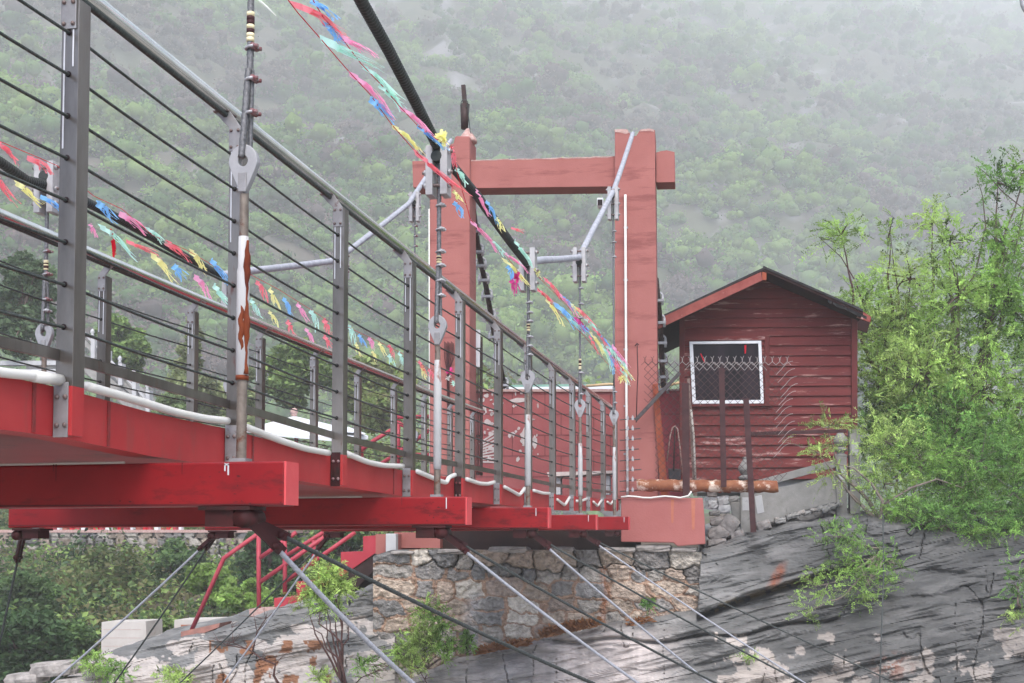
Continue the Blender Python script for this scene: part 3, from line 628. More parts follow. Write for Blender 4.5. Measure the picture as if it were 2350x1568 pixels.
# crossbeams: right-end pixels (top, bottom, x end, top-left, bottom-left slopes)
BP = [(655, 1057.5, 1160), (1070, 1139.5, 1205), (1258, 1164, 1212.5), (1368, 1181, 1216.5), (1443, 1185.5, 1216.5)]
beams = []
cant = .004
for i, (xe, yt, yb) in enumerate(BP):
    Y = HY[i] - .06; pt = PY(xe, yt, Y); pb = PY(xe, yb, Y); xr = pt[0]; xl = -4.66
    dz = (xr - xl) * -cant
    b = MB(); z0, z1 = pb[2], pt[2]; th = .12
    b.hexa([(xl, Y, z0 + dz), (xr - .004, Y, z0), (xr - .004, Y, z1), (xl, Y, z1 + dz), (xl, Y + th, z0 + dz), (xr - .004, Y + th, z0), (xr - .004, Y + th, z1), (xl, Y + th, z1 + dz)], M_beam)
    o = put(b, 'crossbeam', deck, bevel=.008); beams.append((o, xl, xr, Y, z0, z1))
    b = MB(); b.box(xr - .004, xr + .004, Y - .001, Y + th + .001, z0 + .002, z1 - .002, M_end); put(b, 'end_plate', o)
    b = MB(); rr = random.Random(i + 40); Mg = mat('grime', s2l(70, 26, 28), s2l(96, 34, 36), 14, .7, bump=.2)
    b.box(xl, xr - .004, Y - .0015, Y, z0 + .001, z0 + .007, Mg)
    for q in range(26 if i < 2 else 12):
        x = xr - .01 - abs(rr.gauss(0, .35)); zz0 = rr.choice([z0 + rr.uniform(.004, .02), z0 + rr.uniform(.01, z1 - z0 - .02)]); sx_ = rr.uniform(.002, .010); sz_ = rr.uniform(.001, .005)
        n_ = 7; b.prism([(x + math.cos(6.283 * k / n_) * sx_ * rr.uniform(.4, 1.2), Y - .0014, zz0 + math.sin(6.283 * k / n_) * sz_ * rr.uniform(.4, 1.2)) for k in range(n_)], (0, .0012, 0), Mg)
    for q in range(3 if i < 3 else 1):
        x = xr - rr.uniform(.3, 2.0); L_ = rr.uniform(.02, .09); b.prism([(x, Y - .0013, z1 - .002), (x + .004, Y - .0013, z1 - .002), (x + .003, Y - .0013, z1 - L_), (x + .001, Y - .0013, z1 - L_)], (0, .0011, 0), Mg)
    put(b, 'grime', o)
    b = MB(); rr = random.Random(i)
    for dx, hh in ([(-.235, .035), (-.222, .05)] if i == 0 else [(-.14 + .02 * i, .07), ]):
        b.box(xr + dx, xr + dx + .005, Y - .003, Y, z1 - hh, z1 - .006, M_drip)
    if i == 0: b.box(xr - .235, xr - .217, Y - .003, Y, z1 - .014, z1 - .008, M_drip)
    put(b, 'paint_drip', o)
    b = MB()
    b.box(HN - .13, HN + .07, Y - .02, Y + th + .01, z0 - .016, z0 - .002, M_brk); b.box(HN - .11, HN + .0, Y - .005, Y + th, z0 - .075, z0 - .016, M_brk)
    b.tube([(HN + .035, Y - .01, z0 - .045), (HN + .035, Y + th + .01, z0 - .045)], .036, M_brk, 12); put(b, 'guy_bracket', o)
    b = MB()
    b.box(-4.62, -4.43, Y - .02, Y + th + .01, z0 + dz - .016, z0 + dz - .002, M_brk); b.box(-4.56, -4.45, Y - .005, Y + th, z0 + dz - .065, z0 + dz - .016, M_brk)
    b.tube([(-4.60, Y - .01, z0 + dz - .045), (-4.60, Y + th + .01, z0 + dz - .045)], .03, M_brk, 12)
    if i < 4 and i > 0: put(b, 'guy_bracket', o)
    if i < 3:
        b = MB(); b.tube([(xl + .05, Y + .012, z1 + dz + .004), (XR - .15, Y + .012, z1 + dz * .25 + .004)], .006, M_pvc, 6); put(b, 'edge_highlight_strip', o)  # pale strip stands in for the highlight along the beam's top edge

# ---- railings
def railing(X, s, label, drips):                              # s = +1 near side (outer side towards +X), -1 far side
    t = thing('bridge_railing', (X, 10, 0), label, 'railing', 'railings of the footbridge')
    xin = X - s * .06
    b = MB(); ys = np.linspace(Y0, YE + .15, 60)
    b.tube([(xin, y, zr(y)) for y in ys], .031, M_rail, 16); 
    b.tube([(xin + s * .012, y, zr(y) - .036) for y in ys], .012, M_wire, 6)  # lower lip coloured dark for the dark reflection under the tube
    put(b, 'handrail', t)
    red = {3, 5, 14}
    for n, Y in enumerate(PYs):
        if Y < Y0: continue
        zg = gtop(Y); top = zr(Y) - .095; b = MB(); hw = .0305
        b.box(X - hw, X + hw, Y - .035, Y + .035, zg + .0, top, M_steel)
        pm = M_brk if (n in (4, 6)) else M_plate
        b.box(X - hw, X + hw, Y - .036, Y + .035, zg - GH + .002, zg, M_gird if s > 0 else M_plate)
        b.box(X - hw - .002, X + hw - .012, Y - .041, Y - .036, zg - GH - .004, zg + .012, pm)
        for bx in (-.018, .010):
            for bz in (-.125, -.035): b.ball((X + bx, Y - .043, zg + bz), .0085, M_clipr if pm is M_brk else M_bolt, 5)
        # flared head with its four rivets
        b.box(X - hw - .001, X + hw - .008, Y - .041, Y - .0355, top - .1, top + .004, M_plate)
        for bx in (-.02, .012):
            for bz in (-.083, -.012): b.ball((X + bx, Y - .043, top + bz), .0075, M_bolt, 5)
        za, zb_ = top + .002, zr(Y) - .02
        sh = -s * .04
        V8 = [(X - hw, Y - .038, za), (X + hw - .009, Y - .038, za), (X + sh * .6 + .022, Y - .038, za + (zb_ - za) * .45), (xin + .03, Y - .038, zb_), (xin - .038, Y - .038, zb_), (X + sh * .6 - .036, Y - .038, za + (zb_ - za) * .4)]
        b.prism(V8, (0, .01, 0), M_plate); b.box(xin - .04, xin + .03, Y - .05, Y + .04, zb_ - .004, zb_ + .003, M_bolt)
        rr = random.Random(n * 7 + int(s)); 
        if drips:
            for dx in (-.022, .009):
                L = rr.uniform(.12, .4)
                b.box(X + dx, X + dx + .0055, Y - .0375, Y - .035, top - .1 - L, top - .1, M_drip)
        for k in range(8): b.tube([(X - .004, Y - .0355, zg + .19 + .137 * k), (X - .004, Y - .038, zg + .19 + .137 * k)], .0105, M_dark, 8)
        put(b, 'post', t, bevel=.003)
    for k in range(8):
        b = MB(); pts = []
        st_ = [y for y in PYs if y > Y0] 
        st_ = [Y0] + st_
        for a, c in zip(st_[:-1], st_[1:]):
            for q in range(6):
                f = q / 6.; y = a + (c - a) * f; h = .19 + .137 * k
                pts.append((X - .004, y, (gtop(a) + h) * (1 - f) + (gtop(c) + h) * f - .006 * 4 * f * (1 - f)))
        b.tube(pts, .0053, M_wire, 6); put(b, 'wire', t)
    b = MB(); ys = [Y0] + [y for y in PYs if y > Y0]
    for a, c in zip(ys[:-1], ys[1:]):
        b.bar((X - .02, a + .03, gtop(a) + .10), (X - .02, c - .036, gtop(c) + .10), .006, .036, M_steel)
    put(b, 'bottom_bar', t); return t
railing(XR, 1, 'near stainless steel railing with tension wires along the camera side of the footbridge', True)
railing(XF, -1, 'far stainless steel railing with tension wires along the other side of the footbridge', True)

# white conduit along the near girder, in lengths between the posts
CON = [[(-160, 825), (0, 855), (90, 864), (137, 875)], [(197, 886), (300, 915), (400, 946), (470, 961), (522, 966)], [(566, 981), (640, 1010), (700, 1030), (754, 1040)],
       [(794, 1040), (840, 1060), (880, 1069), (924, 1070)], [(957, 1082), (990, 1096), (1024, 1109), (1030, 1096), (1044, 1090)], [(1071, 1100), (1100, 1110), (1120, 1111), (1134, 1107)],
       [(1158, 1118), (1180, 1130), (1192, 1137), (1204, 1121)], [(1225, 1126), (1245, 1132), (1261, 1133)], [(1279, 1147), (1296, 1160), (1307, 1142)], [(1322, 1150), (1334, 1150), (1347, 1145)],
       [(1362, 1152), (1371, 1162), (1381, 1148)], [(1394, 1152), (1401, 1158), (1407, 1150)]]
cn = thing('white_conduit_run', (-2.2, 10, .4), 'sagging white plastic conduit clipped along the near edge of the red deck', 'conduit')
for c in CON:
    P0 = [PX(x, y, XR - .035 + .022) for x, y in c]; P0 = np.array(P0)
    tt = np.linspace(0, len(P0) - 1, len(P0) * 5); P1 = np.array([[np.interp(t, range(len(P0)), P0[:, k]) for k in range(3)] for t in tt])
    for _ in range(2 if len(c) > 3 else 1): P1[1:-1] = (P1[:-2] + P1[1:-1] * 2 + P1[2:]) / 4
    b = MB(); b.tube(P1, .0155, M_pvc, 10); put(b, 'pipe_length', cn)
b = MB(); p0 = PX(75, 863, XR - .013); p1 = PX(140, 873, XR - .013); b.tube([p0, p1], .019, M_pvc, 12); put(b, 'pipe_coupling', cn)

# ---- main cables
def cable(X, pts, label, split):
    P0 = np.array([PX(x, y, X) for x, y in pts]); t = thing('suspension_cable', P0[len(P0) // 2], label, 'cable', 'main suspension cables')
    def smooth(Pp):
        seg = np.r_[0, np.cumsum(np.linalg.norm(np.diff(Pp, axis=0), axis=1))]; n = int(seg[-1] / .005); s_ = np.linspace(0, seg[-1], n)
        return np.stack([np.interp(s_, seg, Pp[:, k]) for k in range(3)], 1), s_
    for a, c, m, nm in ((0, split + 1, M_cabd, 'black_sleeve'), (split, len(pts), M_cabg, 'grey_sleeve')):
        Pp, s_ = smooth(P0[a:c]); b = MB(); b.tube(Pp, .027 * (1 + .20 * np.abs(np.sin(s_ * math.pi / .024))), m, 14); put(b, nm, t)
    return P0
CN = cable(HN, [(600, -560), (700, -270), (827.5, 0), (892.5, 117), (952.6, 233), (1008, 345), (1052, 398), (1099, 455), (1150, 527), (1178, 565), (1207, 602), (1245, 597), (1290, 595), (1329, 591), (1366, 518), (1409, 436), (1430, 375), (1452, 307)],
           'near main suspension cable, black ribbed then grey, rising over the right portal column', 10)
cable(HFAR, [(-330, 210), (-150, 290), (0, 372), (62, 415), (130, 430), (250, 490), (350, 545), (430, 592), (505, 632), (575, 622), (680, 610), (758, 600), (800, 576), (860, 530), (938, 468), (975, 412), (1000, 372), (1035, 322)],
      'far main suspension cable, black ribbed then grey, rising over the left portal column', 8)

# ---- hangers
def clip(b, c, r, red, s=1):
    m = M_clipr if red else M_clip
    c = np.asarray(c, float)
    b.tube([c + np.array([math.cos(a) * r * 1.75 + r * .5, math.sin(a) * r * 1.7, r * .25 * math.cos(a)]) for a in np.linspace(0, 6.28, 13)], r * .5, M_clip, 7)
    b.tube([c + np.array([r * 1.3, -r * 1.6, r * .2]), c + np.array([r * 1.5, r * 1.6, r * .2])], r * .95, m, 7)
    for q in (-1, 1): b.tube([c + np.array([r * 1.6, q * r * 1.3, r * .2]), c + np.array([r * 3.0, q * r * 1.3, 0])], r * .62, m, 6)
def hanger(X, i, ztop, label, zb=None, hs=(.30, .83, .99, 1.17), lean=0.0, fine=True, clips=(), tape=(), clampz=None, plates=True, turn=None, rust=False, redn=()):
    Y = HY[i]; t = thing('wire_rope_hanger', (X, Y, zb), label, 'hanger', 'hangers between cable and crossbeams')
    h0, h1, h2, h3 = [zb + h for h in hs]
    b = MB()
    n = 70; P_ = [(X, Y, z) for z in np.linspace(zb, h0 + .02, n)]
    b.tube(P_, [.0185 * (1 + .06 * (k % 2)) for k in range(n)], M_thread, 10)
    b.box(X - .035, X + .03, Y - .03, Y + .03, zb - .001, zb + .014, M_plate); put(b, 'threaded_rod', t); b = MB()
    n = 44; b.tube([(X, Y, z) for z in np.linspace(h1 - .02, h2, n)], [.0155 * (1 + .07 * (k % 2)) for k in range(n)], M_thread, 10)
    put(b, 'threaded_rod', t)
    b = MB(); zs = [h0, h0 + .02, h0 + .021, h1 - .13, h1 - .115, h1]; b.tube([(X, Y, z) for z in zs], [.0225, .0225, .0235, .0235, .020, .0185], M_turn if rust else M_turn2, 16)
    if rust:
        mr = mat('flaking_rust', s2l(88, 36, 24), s2l(132, 66, 34), 10, .85, bump=.5, bdist=.01)
        q = np.linspace(0, 1, 26); Ls = h1 - h0
        pa = [(X + .0205 + .002 * math.sin(k * 2.1), Y - .012, h0 + .02 + Ls * .93 * k / 25.) for k in range(26)]
        b.tube(pa, [.004 + .010 * abs(math.sin(2.2 + 7 * v)) ** 2.2 for v in q], mr, 8)
        b.tube([(X, Y, h0 - .001), (X, Y, h0 + .016)], .0245, mr, 14)
        pa = [(X + .004 + .004 * math.sin(k * 1.4), Y - .0195, h0 + Ls * (.2 + .32 * k / 12.)) for k in range(13)]
        b.tube(pa, [.003 + .009 * math.sin(math.pi * k / 12.) for k in range(13)], mr, 8)
    put(b, 'turnbuckle', t)
    b = MB(); prof = []; H = h3 - h2; Wd = H * .62 / 2; hole = []
    for k in range(24):
        a = 2 * math.pi * k / 24; y_ = math.cos(a); x_ = math.sin(a) * (1 - .30 * max(0, -y_)) ; prof.append((x_ * Wd * (1 if y_ > 0 else 1 + y_ * .35), h2 + H * (.62 + .38 * y_) if y_ > 0 else h2 + H * (.62 + .62 * y_)))
    for k in range(24):
        a = 2 * math.pi * k / 24; hole.append((math.sin(a) * Wd * .32, h2 + H * .66 + math.cos(a) * Wd * .36))
    th = .016; vs = [(X + x, Y - th, z) for x, z in prof] + [(X + x, Y - th, z) for x, z in hole] + [(X + x, Y + th, z) for x, z in prof] + [(X + x, Y + th, z) for x, z in hole]
    fs = []
    for k in range(24):
        q = (k + 1) % 24; fs += [(k, q, 24 + q, 24 + k), (48 + k, 72 + k, 72 + q, 48 + q), (k, 48 + k, 48 + q, q), (24 + k, 24 + q, 72 + q, 72 + k)]
    b.add(vs, fs, M_socket); b.box(X - Wd * .28, X + Wd * .28, Y - th - .006, Y - th, h2 + .004, h2 + H * .42, M_plate)
    put(b, 'socket_plate', t, bevel=.003)
    zc = ztop
    b = MB(); lz = h2 + H * .66 + .01; rr_r = .0125
    b.rope((X - .004, Y - .02, lz), (X - .004 + lean, Y - .004, lz + .34), rr_r, M_rope, fine); b.rope((X + .012, Y + .02, lz), (X + .006 + lean, Y + .004, lz + .34), rr_r * .8, M_rope, False)
    b.rope((X + lean, Y, lz + .33), (X + lean, Y, zc), rr_r, M_rope, fine); put(b, 'wire_rope', t)
    for k, z in enumerate(clips):
        b = MB(); clip(b, (X + lean, Y, z), rr_r, k in redn); put(b, 'rope_clip', t)
    for a, c in tape:
        b = MB()
        for q in range(7): b.tube([(X + lean, Y, a + (c - a) * q / 7), (X + lean, Y, a + (c - a) * (q + 1) / 7)], rr_r * 1.2, M_tapec if q in (0, 1, 3, 6) else M_iron, 10)
        put(b, 'tape_wrap', t)
    if clampz is not None:
        b = MB(); z0, z1, zc2 = clampz
        for s in (-1, 1):
            b.box(X + s * .044 - .021, X + s * .044 + .021, Y - .05, Y + .06, z0, z1, M_clamp)
        for z in (z0 + .06, (z0 + z1) / 2 - .01, z1 - .035):
            b.tube([(X - .092, Y - .02, z), (X + .092, Y - .02, z)], .011, M_bolt, 8)
            for s in (-1, 1): b.tube([(X + s * .067, Y - .02, z), (X + s * .080, Y - .02, z)], .019, M_clip, 6)
        b.tube([(X, Y - .052, zc2), (X, Y + .06, zc2)], .034, M_cabd, 14)
        put(b, 'cable_clamp', t, bevel=.003)
    return t
def zat(X, i, x, y): return PX(x, y, X)[2] * (HY[i] / PX(x, y, X)[1]) if False else PY(x, y, HY[i])[2]
Z = lambda i, y, x=1200: PY(x, y, HY[i])[2]
bt = [q[5] for q in beams]
hanger(HN, 0, Z(0, -420, 560), 'nearest hanger, its white turnbuckle tube streaked with heavy brown rust', bt[0], (.305, .84, 1.0, 1.185), .018, True,
       [Z(0, 112, 560), Z(0, 185, 560), Z(0, 262, 560)], [(Z(0, 98, 560), Z(0, 30, 560))], None, rust=True, redn=(0, 1, 2))
hanger(HN, 1, Z(1, 360, 1008), 'second hanger on the near side, under the large flag-draped cable clamp', bt[1], (.16, .80, .885, 1.065), .006, True,
       [Z(1, y, 1008) for y in (472, 527, 578, 610, 645, 679)], [(Z(1, 604, 1008), Z(1, 588, 1008))], (Z(1, 451, 1008), Z(1, 338, 1008), Z(1, 363, 1008)))
hanger(HN, 2, Z(2, 600, 1208), 'third hanger on the near side, below the clamp where the black cable sleeve ends', bt[2], (.17, .74, .91, 1.10), .004, False,
       [Z(2, y, 1208) for y in (695, 718, 738, 774, 795, 815)], [(Z(2, 760, 1208), Z(2, 744, 1208))], (Z(2, 669, 1208), Z(2, 572, 1208), Z(2, 606, 1208)))
hanger(HN, 3, Z(3, 596, 1330), 'fourth hanger on the near side, thin rope hanging from the grey cable\'s bend', bt[3], (.19, .72, .98, 1.17), 0, False,
       [Z(3, y, 1330) for y in (662, 698, 730, 856, 905)], [(Z(3, 848, 1330), Z(3, 824, 1330))], (Z(3, 648, 1330), Z(3, 570, 1330), Z(3, 604, 1330)))
hanger(HN, 4, Z(4, 436, 1408), 'last hanger on the near side, reaching up in front of the right portal column', bt[4], (.2, .85, 1.12, 1.31), 0, False,
       [Z(4, y, 1408) for y in (531, 556, 590, 900, 925)], [], (Z(4, 505, 1408), Z(4, 430, 1408), Z(4, 446, 1408)))
for i, (ct_, cb_, cc_, cl_, lb) in enumerate([(378, 494, 412, (580, 632, 690, 716, 748), 'far side hanger at the left edge of the picture, between two railing wires'),
        (632, 712, 636, (742, 768, 800, 826, 850), 'far side hanger just left of the rusty turnbuckle tube'),
        (584, 640, 602, (700, 720), 'far side hanger half hidden by the third near railing post'),
        (443, 510, 468, (520, 543, 566), 'far side hanger high on the grey cable, just left of the left column')]):
    j = i + 1; xx = [62, 505, 758, 940][i]
    z0b = beams[j][5] - .012
    hanger(HFAR, j, Z(j, cc_, xx), lb, z0b, (.2, .66, .93, 1.12), 0, False, [Z(j, y, xx) for y in cl_], [(Z(j, 600, xx), Z(j, 622, xx))] if i == 0 else [],
           (Z(j, cb_, xx), Z(j, ct_, xx), Z(j, cc_, xx)), redn=(0, 1, 2))

# ---- guys
def guy(i, side, pend, Yend, m, r, label, fine, sag=.03):
    o, xl, xr, Y, z0, z1 = beams[i]
    X = HN + .05 if side > 0 else -4.61
    s = np.array([X, Y + .05 + (.03 if m is M_guyd else 0), z0 - .06 - (0 if side > 0 else .012)]); e = PY(pend[0], pend[1], Yend); d = e - s; L = np.linalg.norm(d); d /= L
    t = thing('guy_rope', s, label, 'guy rope', 'guy ropes bracing the deck to the rocks')
    b = MB()
    for q in (-1, 1): b.bar(s + np.array([0, q * .018, 0]), s + d * .17 + np.array([0, q * .018, 0]), .012, .030, M_brk)
    b.tube([s + d * .14 + np.array([0, -.035, 0]), s + d * .14 + np.array([0, .035, 0])], .014, M_brk, 8)
    put(b, 'shackle', t)
    b = MB(); b.rope(s + d * .06, e, r, m, fine, sag); put(b, 'rope', t)
guy(0, 1, (1060, 1664), 5.2, M_guyl, .0095, 'thick pale guy rope running down right from under the nearest crossbeam', True)
guy(0, 1, (1560, 1649), 7.2, M_guyd, .0085, 'thick dark guy rope running down right from under the nearest crossbeam', True)
guy(1, 1, (1620, 1675), 8.0, M_guyl, .0095, 'pale guy rope running down right from under the second crossbeam', False)
guy(1, 1, (1800, 1645), 10.2, M_guyd, .0085, 'dark guy rope running down right from under the second crossbeam', False)
guy(2, 1, (1800, 1702), 11.0, M_guyl, .0095, 'pale guy rope running down right from under the third crossbeam', False)
guy(2, 1, (2040, 1668), 13.0, M_guyd, .0085, 'dark guy rope running down right from under the third crossbeam', False)
guy(3, 1, (2000, 1664), 13.2, M_guyl, .0095, 'pale guy rope running down right from under the fourth crossbeam', False)
guy(3, 1, (2260, 1658), 14.6, M_guyd, .0085, 'dark guy rope running down right from under the fourth crossbeam', False)
guy(1, -1, (-40, 1640), 7.5, M_guyd, .0085, 'dark guy rope dropping steeply at the left edge of the picture', False)
guy(2, -1, (-20, 1685), 10.2, M_guyl, .0095, 'pale guy rope running down left in front of the left concrete block', False)
guy(2, -1, (180, 1680), 11.5, M_guyd, .0085, 'dark guy rope running down left beside the pale one from the third crossbeam', False)
guy(3, -1, (340, 1800), 13.0, M_guyl, .0095, 'pale guy rope running down left across the red stair railing', False)
guy(3, -1, (250, 1720), 14.0, M_guyd, .0085, 'dark guy rope running down left across the red stair railing', False)

# ================================================================== FLAGS
def flag(b, f, x, y, dx, dy, col, wd=14, seed=0, tangle=False):
    """ragged pennant: solid near the cord, torn into strands at its tail; px coordinates mapped by f"""
    rr = random.Random(seed); m = M_flag[col]; L = math.hypot(dx, dy); ux, uy = dx / L, dy / L; nx, ny = -uy, ux
    def pt(t, o, wob):
        q = math.sin(t * 4 + seed) * .05 * L
        p = f(x + ux * t * L + nx * (o + q * t), y + uy * t * L + ny * (o + q * t) + 10 * t * t * L / 120.)
        return p + np.array([wob, wob, 0]) * .008
    n = 7; top = []; bot = []; wd = wd * .66
    wf = lambda t: wd * (.22 + .95 * math.sin(min(1, t * 3.2 + .12) * 1.57)) * (1 - .45 * t)
    for k in range(n + 1):
        t = .40 * k / n; w_ = wf(t)
        top.append(pt(t, -w_ * .35 + rr.uniform(-.3, .3), math.sin(k * 1.7 + seed))); bot.append(pt(t, w_ * .65 + rr.uniform(-.3, .3), math.cos(k * 1.3)))
    b.add(top + bot, [(k, k + 1, n + 2 + k, n + 1 + k) for k in range(n)], m, True)
    ns = 13 if L > 55 else 9
    for s in range(ns):
        o0 = (-.35 + (s + .5) / ns) * wf(.40); sp_ = rr.uniform(.7, 1.9); Lt = rr.uniform(.62, 1.2)
        vs = []; K = 4; q0 = rr.uniform(-1, 1)
        for k in range(K + 1):
            t = .36 + (Lt - .36) * k / K; o = o0 * (1 + (sp_ - 1) * k / K) + q0 * (k / K) ** 2 * wd * .3
            hw = wd / ns * .62 * (1.0 - .9 * k / K) + .10
            vs += [pt(t, o - hw, math.sin(k + s)), pt(t, o + hw, math.sin(k + s + 1))]
        b.add(vs, [(2 * k, 2 * k + 1, 2 * k + 3, 2 * k + 2) for k in range(K)], m, True)
def puff(b, c, r, col, seed):
    rr = random.Random(seed); m = M_flag[col]
    for k in range(16):
        d = np.array([rr.gauss(0, 1), rr.gauss(0, 1), rr.gauss(0, 1)]); d /= np.linalg.norm(d); e = np.array([rr.gauss(0, 1), rr.gauss(0, 1), rr.gauss(0, 1)]) * .3
        p = np.asarray(c); q = np.cross(d, (0, .3, 1)); q /= np.linalg.norm(q)
        b.add([p - q * r * .2, p + q * r * .2, p + d * r + e * r * .4 + q * r * .22, p + d * r + e * r * .4 - q * r * .12], [(0, 1, 2, 3)], m)
def bunting(label, cord, flags, f, puffs=()):
    t = thing('flag_string', f(*cord[0]), label, 'flag string', 'strings of ragged coloured flags')
    b = MB(); P0 = np.array([f(x, y) for x, y in cord]); b.tube(P0, .0022, M_flag['crimson'], 5); put(b, 'cord', t)
    for k, (x, y, dx, dy, c, wd) in enumerate(flags):
        b = MB(); flag(b, f, x, y, dx, dy, c, wd, seed=k * 3 + len(cord)); put(b, 'pennant', t)
    for k, (x, y, r, c) in enumerate(puffs):
        b = MB(); puff(b, f(x, y), r, c, k); put(b, 'pennant', t)
fA = lambda x, y: Q(x, y, 4.8 + (x - 660) / 340. * 2.3)
bunting('lower of two flag strings blowing down from the top towards the large cable clamp', [(640, -40), (661, 0), (684, 30), (728, 80), (795, 158), (850, 218), (898, 285), (948, 342), (1000, 392), (1040, 430)],
        [(666, 4, 132, 58, 'red', 22), (730, 82, 138, 62, 'mint', 26), (798, 162, 104, 84, 'pink', 16), (848, 222, 54, 44, 'blue', 24), (898, 286, 68, 50, 'yellow', 12), (946, 342, 112, 84, 'red', 13)], fA)
bunting('upper of two flag strings blowing down from the top towards the large cable clamp', [(700, -30), (742, 40), (790, 95), (830, 148), (880, 200), (916, 243), (960, 290), (1005, 322)],
        [(712, -2, 56, 34, 'blue', 18), (742, 50, 44, 40, 'blue', 14), (772, 76, 92, 50, 'pink', 18), (828, 148, 88, 62, 'mint', 14), (868, 190, 58, 54, 'mint', 14), (914, 243, 82, 56, 'pink', 13), (955, 285, 62, 48, 'blue', 10), ], fA,
        [(1018, 320, .05, 'yellow'), (1012, 312, .04, 'yellow')])
fB = lambda x, y: PX(x, y, HN + .07)
bunting('flag string wound along the near cable between the second and third clamps', [(1035, 335), (1050, 400), (1080, 505), (1120, 545), (1160, 585), (1200, 640)],
        [(1038, 335, 8, 42, 'red', 9), (1046, 384, 26, 34, 'mint', 12), (1040, 436, 22, 26, 'yellow', 10), (1042, 462, 20, 28, 'blue', 14), (1092, 434, 30, 52, 'pink', 6), (1116, 458, 24, 46, 'blue', 9), (1138, 498, 20, 28, 'yellow', 10),
         (1078, 502, 58, 62, 'pink', 9), (1118, 544, 50, 40, 'mint', 8), (1148, 572, 56, 42, 'pink', 8), (1152, 592, 64, 52, 'yellow', 9), (1180, 548, 38, 56, 'mint', 8), (1164, 608, 18, 30, 'blue', 13), (1174, 640, 14, 28, 'magenta', 17), (1228, 615, 14, 20, 'yellow', 12), (1172, 522, 30, 8, 'red', 8)], fB,
        [(1187, 637, .05, 'magenta')])
fC = lambda x, y: PX(x, y, HN + .02)
bunting('upper flag string running from the third clamp down to the right portal column', [(1235, 635), (1290, 690), (1340, 745), (1400, 815), (1450, 868)],
        [(1248, 637, 50, 46, 'red', 10), (1278, 668, 42, 46, 'pink', 9), (1292, 680, 30, 30, 'blue', 8), (1308, 695, 26, 26, 'yellow', 11), (1322, 705, 40, 34, 'red', 11), (1340, 725, 36, 36, 'mint', 10), (1358, 750, 40, 40, 'red', 7), (1372, 762, 34, 36, 'blue', 7), (1390, 790, 36, 38, 'mint', 9), (1404, 790, 34, 44, 'pink', 10), (1416, 818, 34, 38, 'mint', 9), (1424, 835, 30, 34, 'yellow', 7)], fC)
bunting('lower flag string running from the third clamp down to the right portal column', [(1228, 655), (1280, 715), (1340, 770), (1390, 830), (1432, 872)],
        [(1228, 660, 48, 32, 'red', 9), (1252, 682, 36, 52, 'yellow', 9), (1270, 694, 66, 52, 'blue', 14), (1300, 722, 42, 42, 'mint', 10), (1318, 728, 28, 28, 'magenta', 14), (1332, 742, 28, 26, 'blue', 14), (1350, 758, 44, 52, 'yellow', 9), (1352, 768, 20, 38, 'red', 6), (1376, 786, 36, 54, 'mint', 10), (1392, 800, 30, 44, 'pink', 9), (1400, 812, 12, 36, 'blue', 10), (1410, 832, 24, 30, 'red', 11), (1420, 842, 26, 34, 'mint', 9), (1428, 858, 14, 18, 'yellow', 14)], fC,
        [(1425, 870, .05, 'yellow')])
fE = lambda x, y: PX(x, y, HFAR + .1)
bunting('flag string tied along the black part of the far cable', [(-60, 300), (0, 325), (60, 350), (130, 380), (215, 450), (280, 480), (350, 540), (430, 575), (510, 622)],
        [(-10, 322, 48, 40, 'red', 15), (-20, 390, 52, 62, 'red', 15), (62, 358, 52, 28, 'red', 20), (34, 415, 62, 44, 'yellow', 18), (92, 448, 52, 30, 'blue', 15), (222, 462, 44, 34, 'blue', 24), (272, 485, 60, 40, 'pink', 20), (334, 522, 50, 30, 'mint', 12), (378, 550, 50, 40, 'red', 20), (436, 572, 40, 46, 'yellow', 16), (484, 592, 38, 52, 'blue', 16),
         (226, 515, 84, 58, 'mint', 16), (286, 550, 74, 30, 'red', 12), (346, 580, 58, 58, 'yellow', 18), (398, 606, 26, 28, 'blue', 22), (446, 630, 40, 48, 'pink', 18), (490, 650, 38, 50, 'mint', 16), (254, 525, 12, 74, 'crimson', 5), (206, 512, 14, 26, 'pink', 8)], fE)
fl = []
cols = ['red', 'yellow', 'blue', 'pink', 'mint', 'red', 'yellow', 'blue', 'red', 'mint', 'pink', 'mint', 'red', 'yellow', 'blue', 'pink', 'red', 'yellow', 'blue', 'mint']
rr = random.Random(8)
for k in range(7): fl.append((588 + 31 * k, 646 + 17 * k + rr.uniform(-5, 5), rr.uniform(18, 28), rr.uniform(36, 48), cols[k], rr.uniform(11, 15)))
for k in range(5): fl.append((575 + 42 * k, 685 + 21 * k + rr.uniform(-5, 8), rr.uniform(14, 26), rr.uniform(30, 44), cols[(k + 1) * 2 % 7 + 2], rr.uniform(9, 14)))
bunting('ragged flag string beyond the railing between the nearest hanger and the third post', [(555, 620), (640, 665), (720, 715), (775, 752)], fl, fE)
fl = []
for k in range(9): fl.append((800 + 23 * k, 750 + 11.5 * k + rr.uniform(-6, 6), rr.uniform(10, 20), rr.uniform(24, 38), cols[(k * 3 + 4) % 20], rr.uniform(9, 14)))
for k in range(5): fl.append((816 + 38 * k, 788 + 14 * k + rr.uniform(-5, 8), rr.uniform(8, 18), rr.uniform(20, 34), cols[(k * 5 + 1) % 20], rr.uniform(8, 12)))
bunting('ragged flag string sagging beyond the railing up to the left portal column', [(775, 740), (860, 780), (940, 820), (1010, 862)], fl, fE)

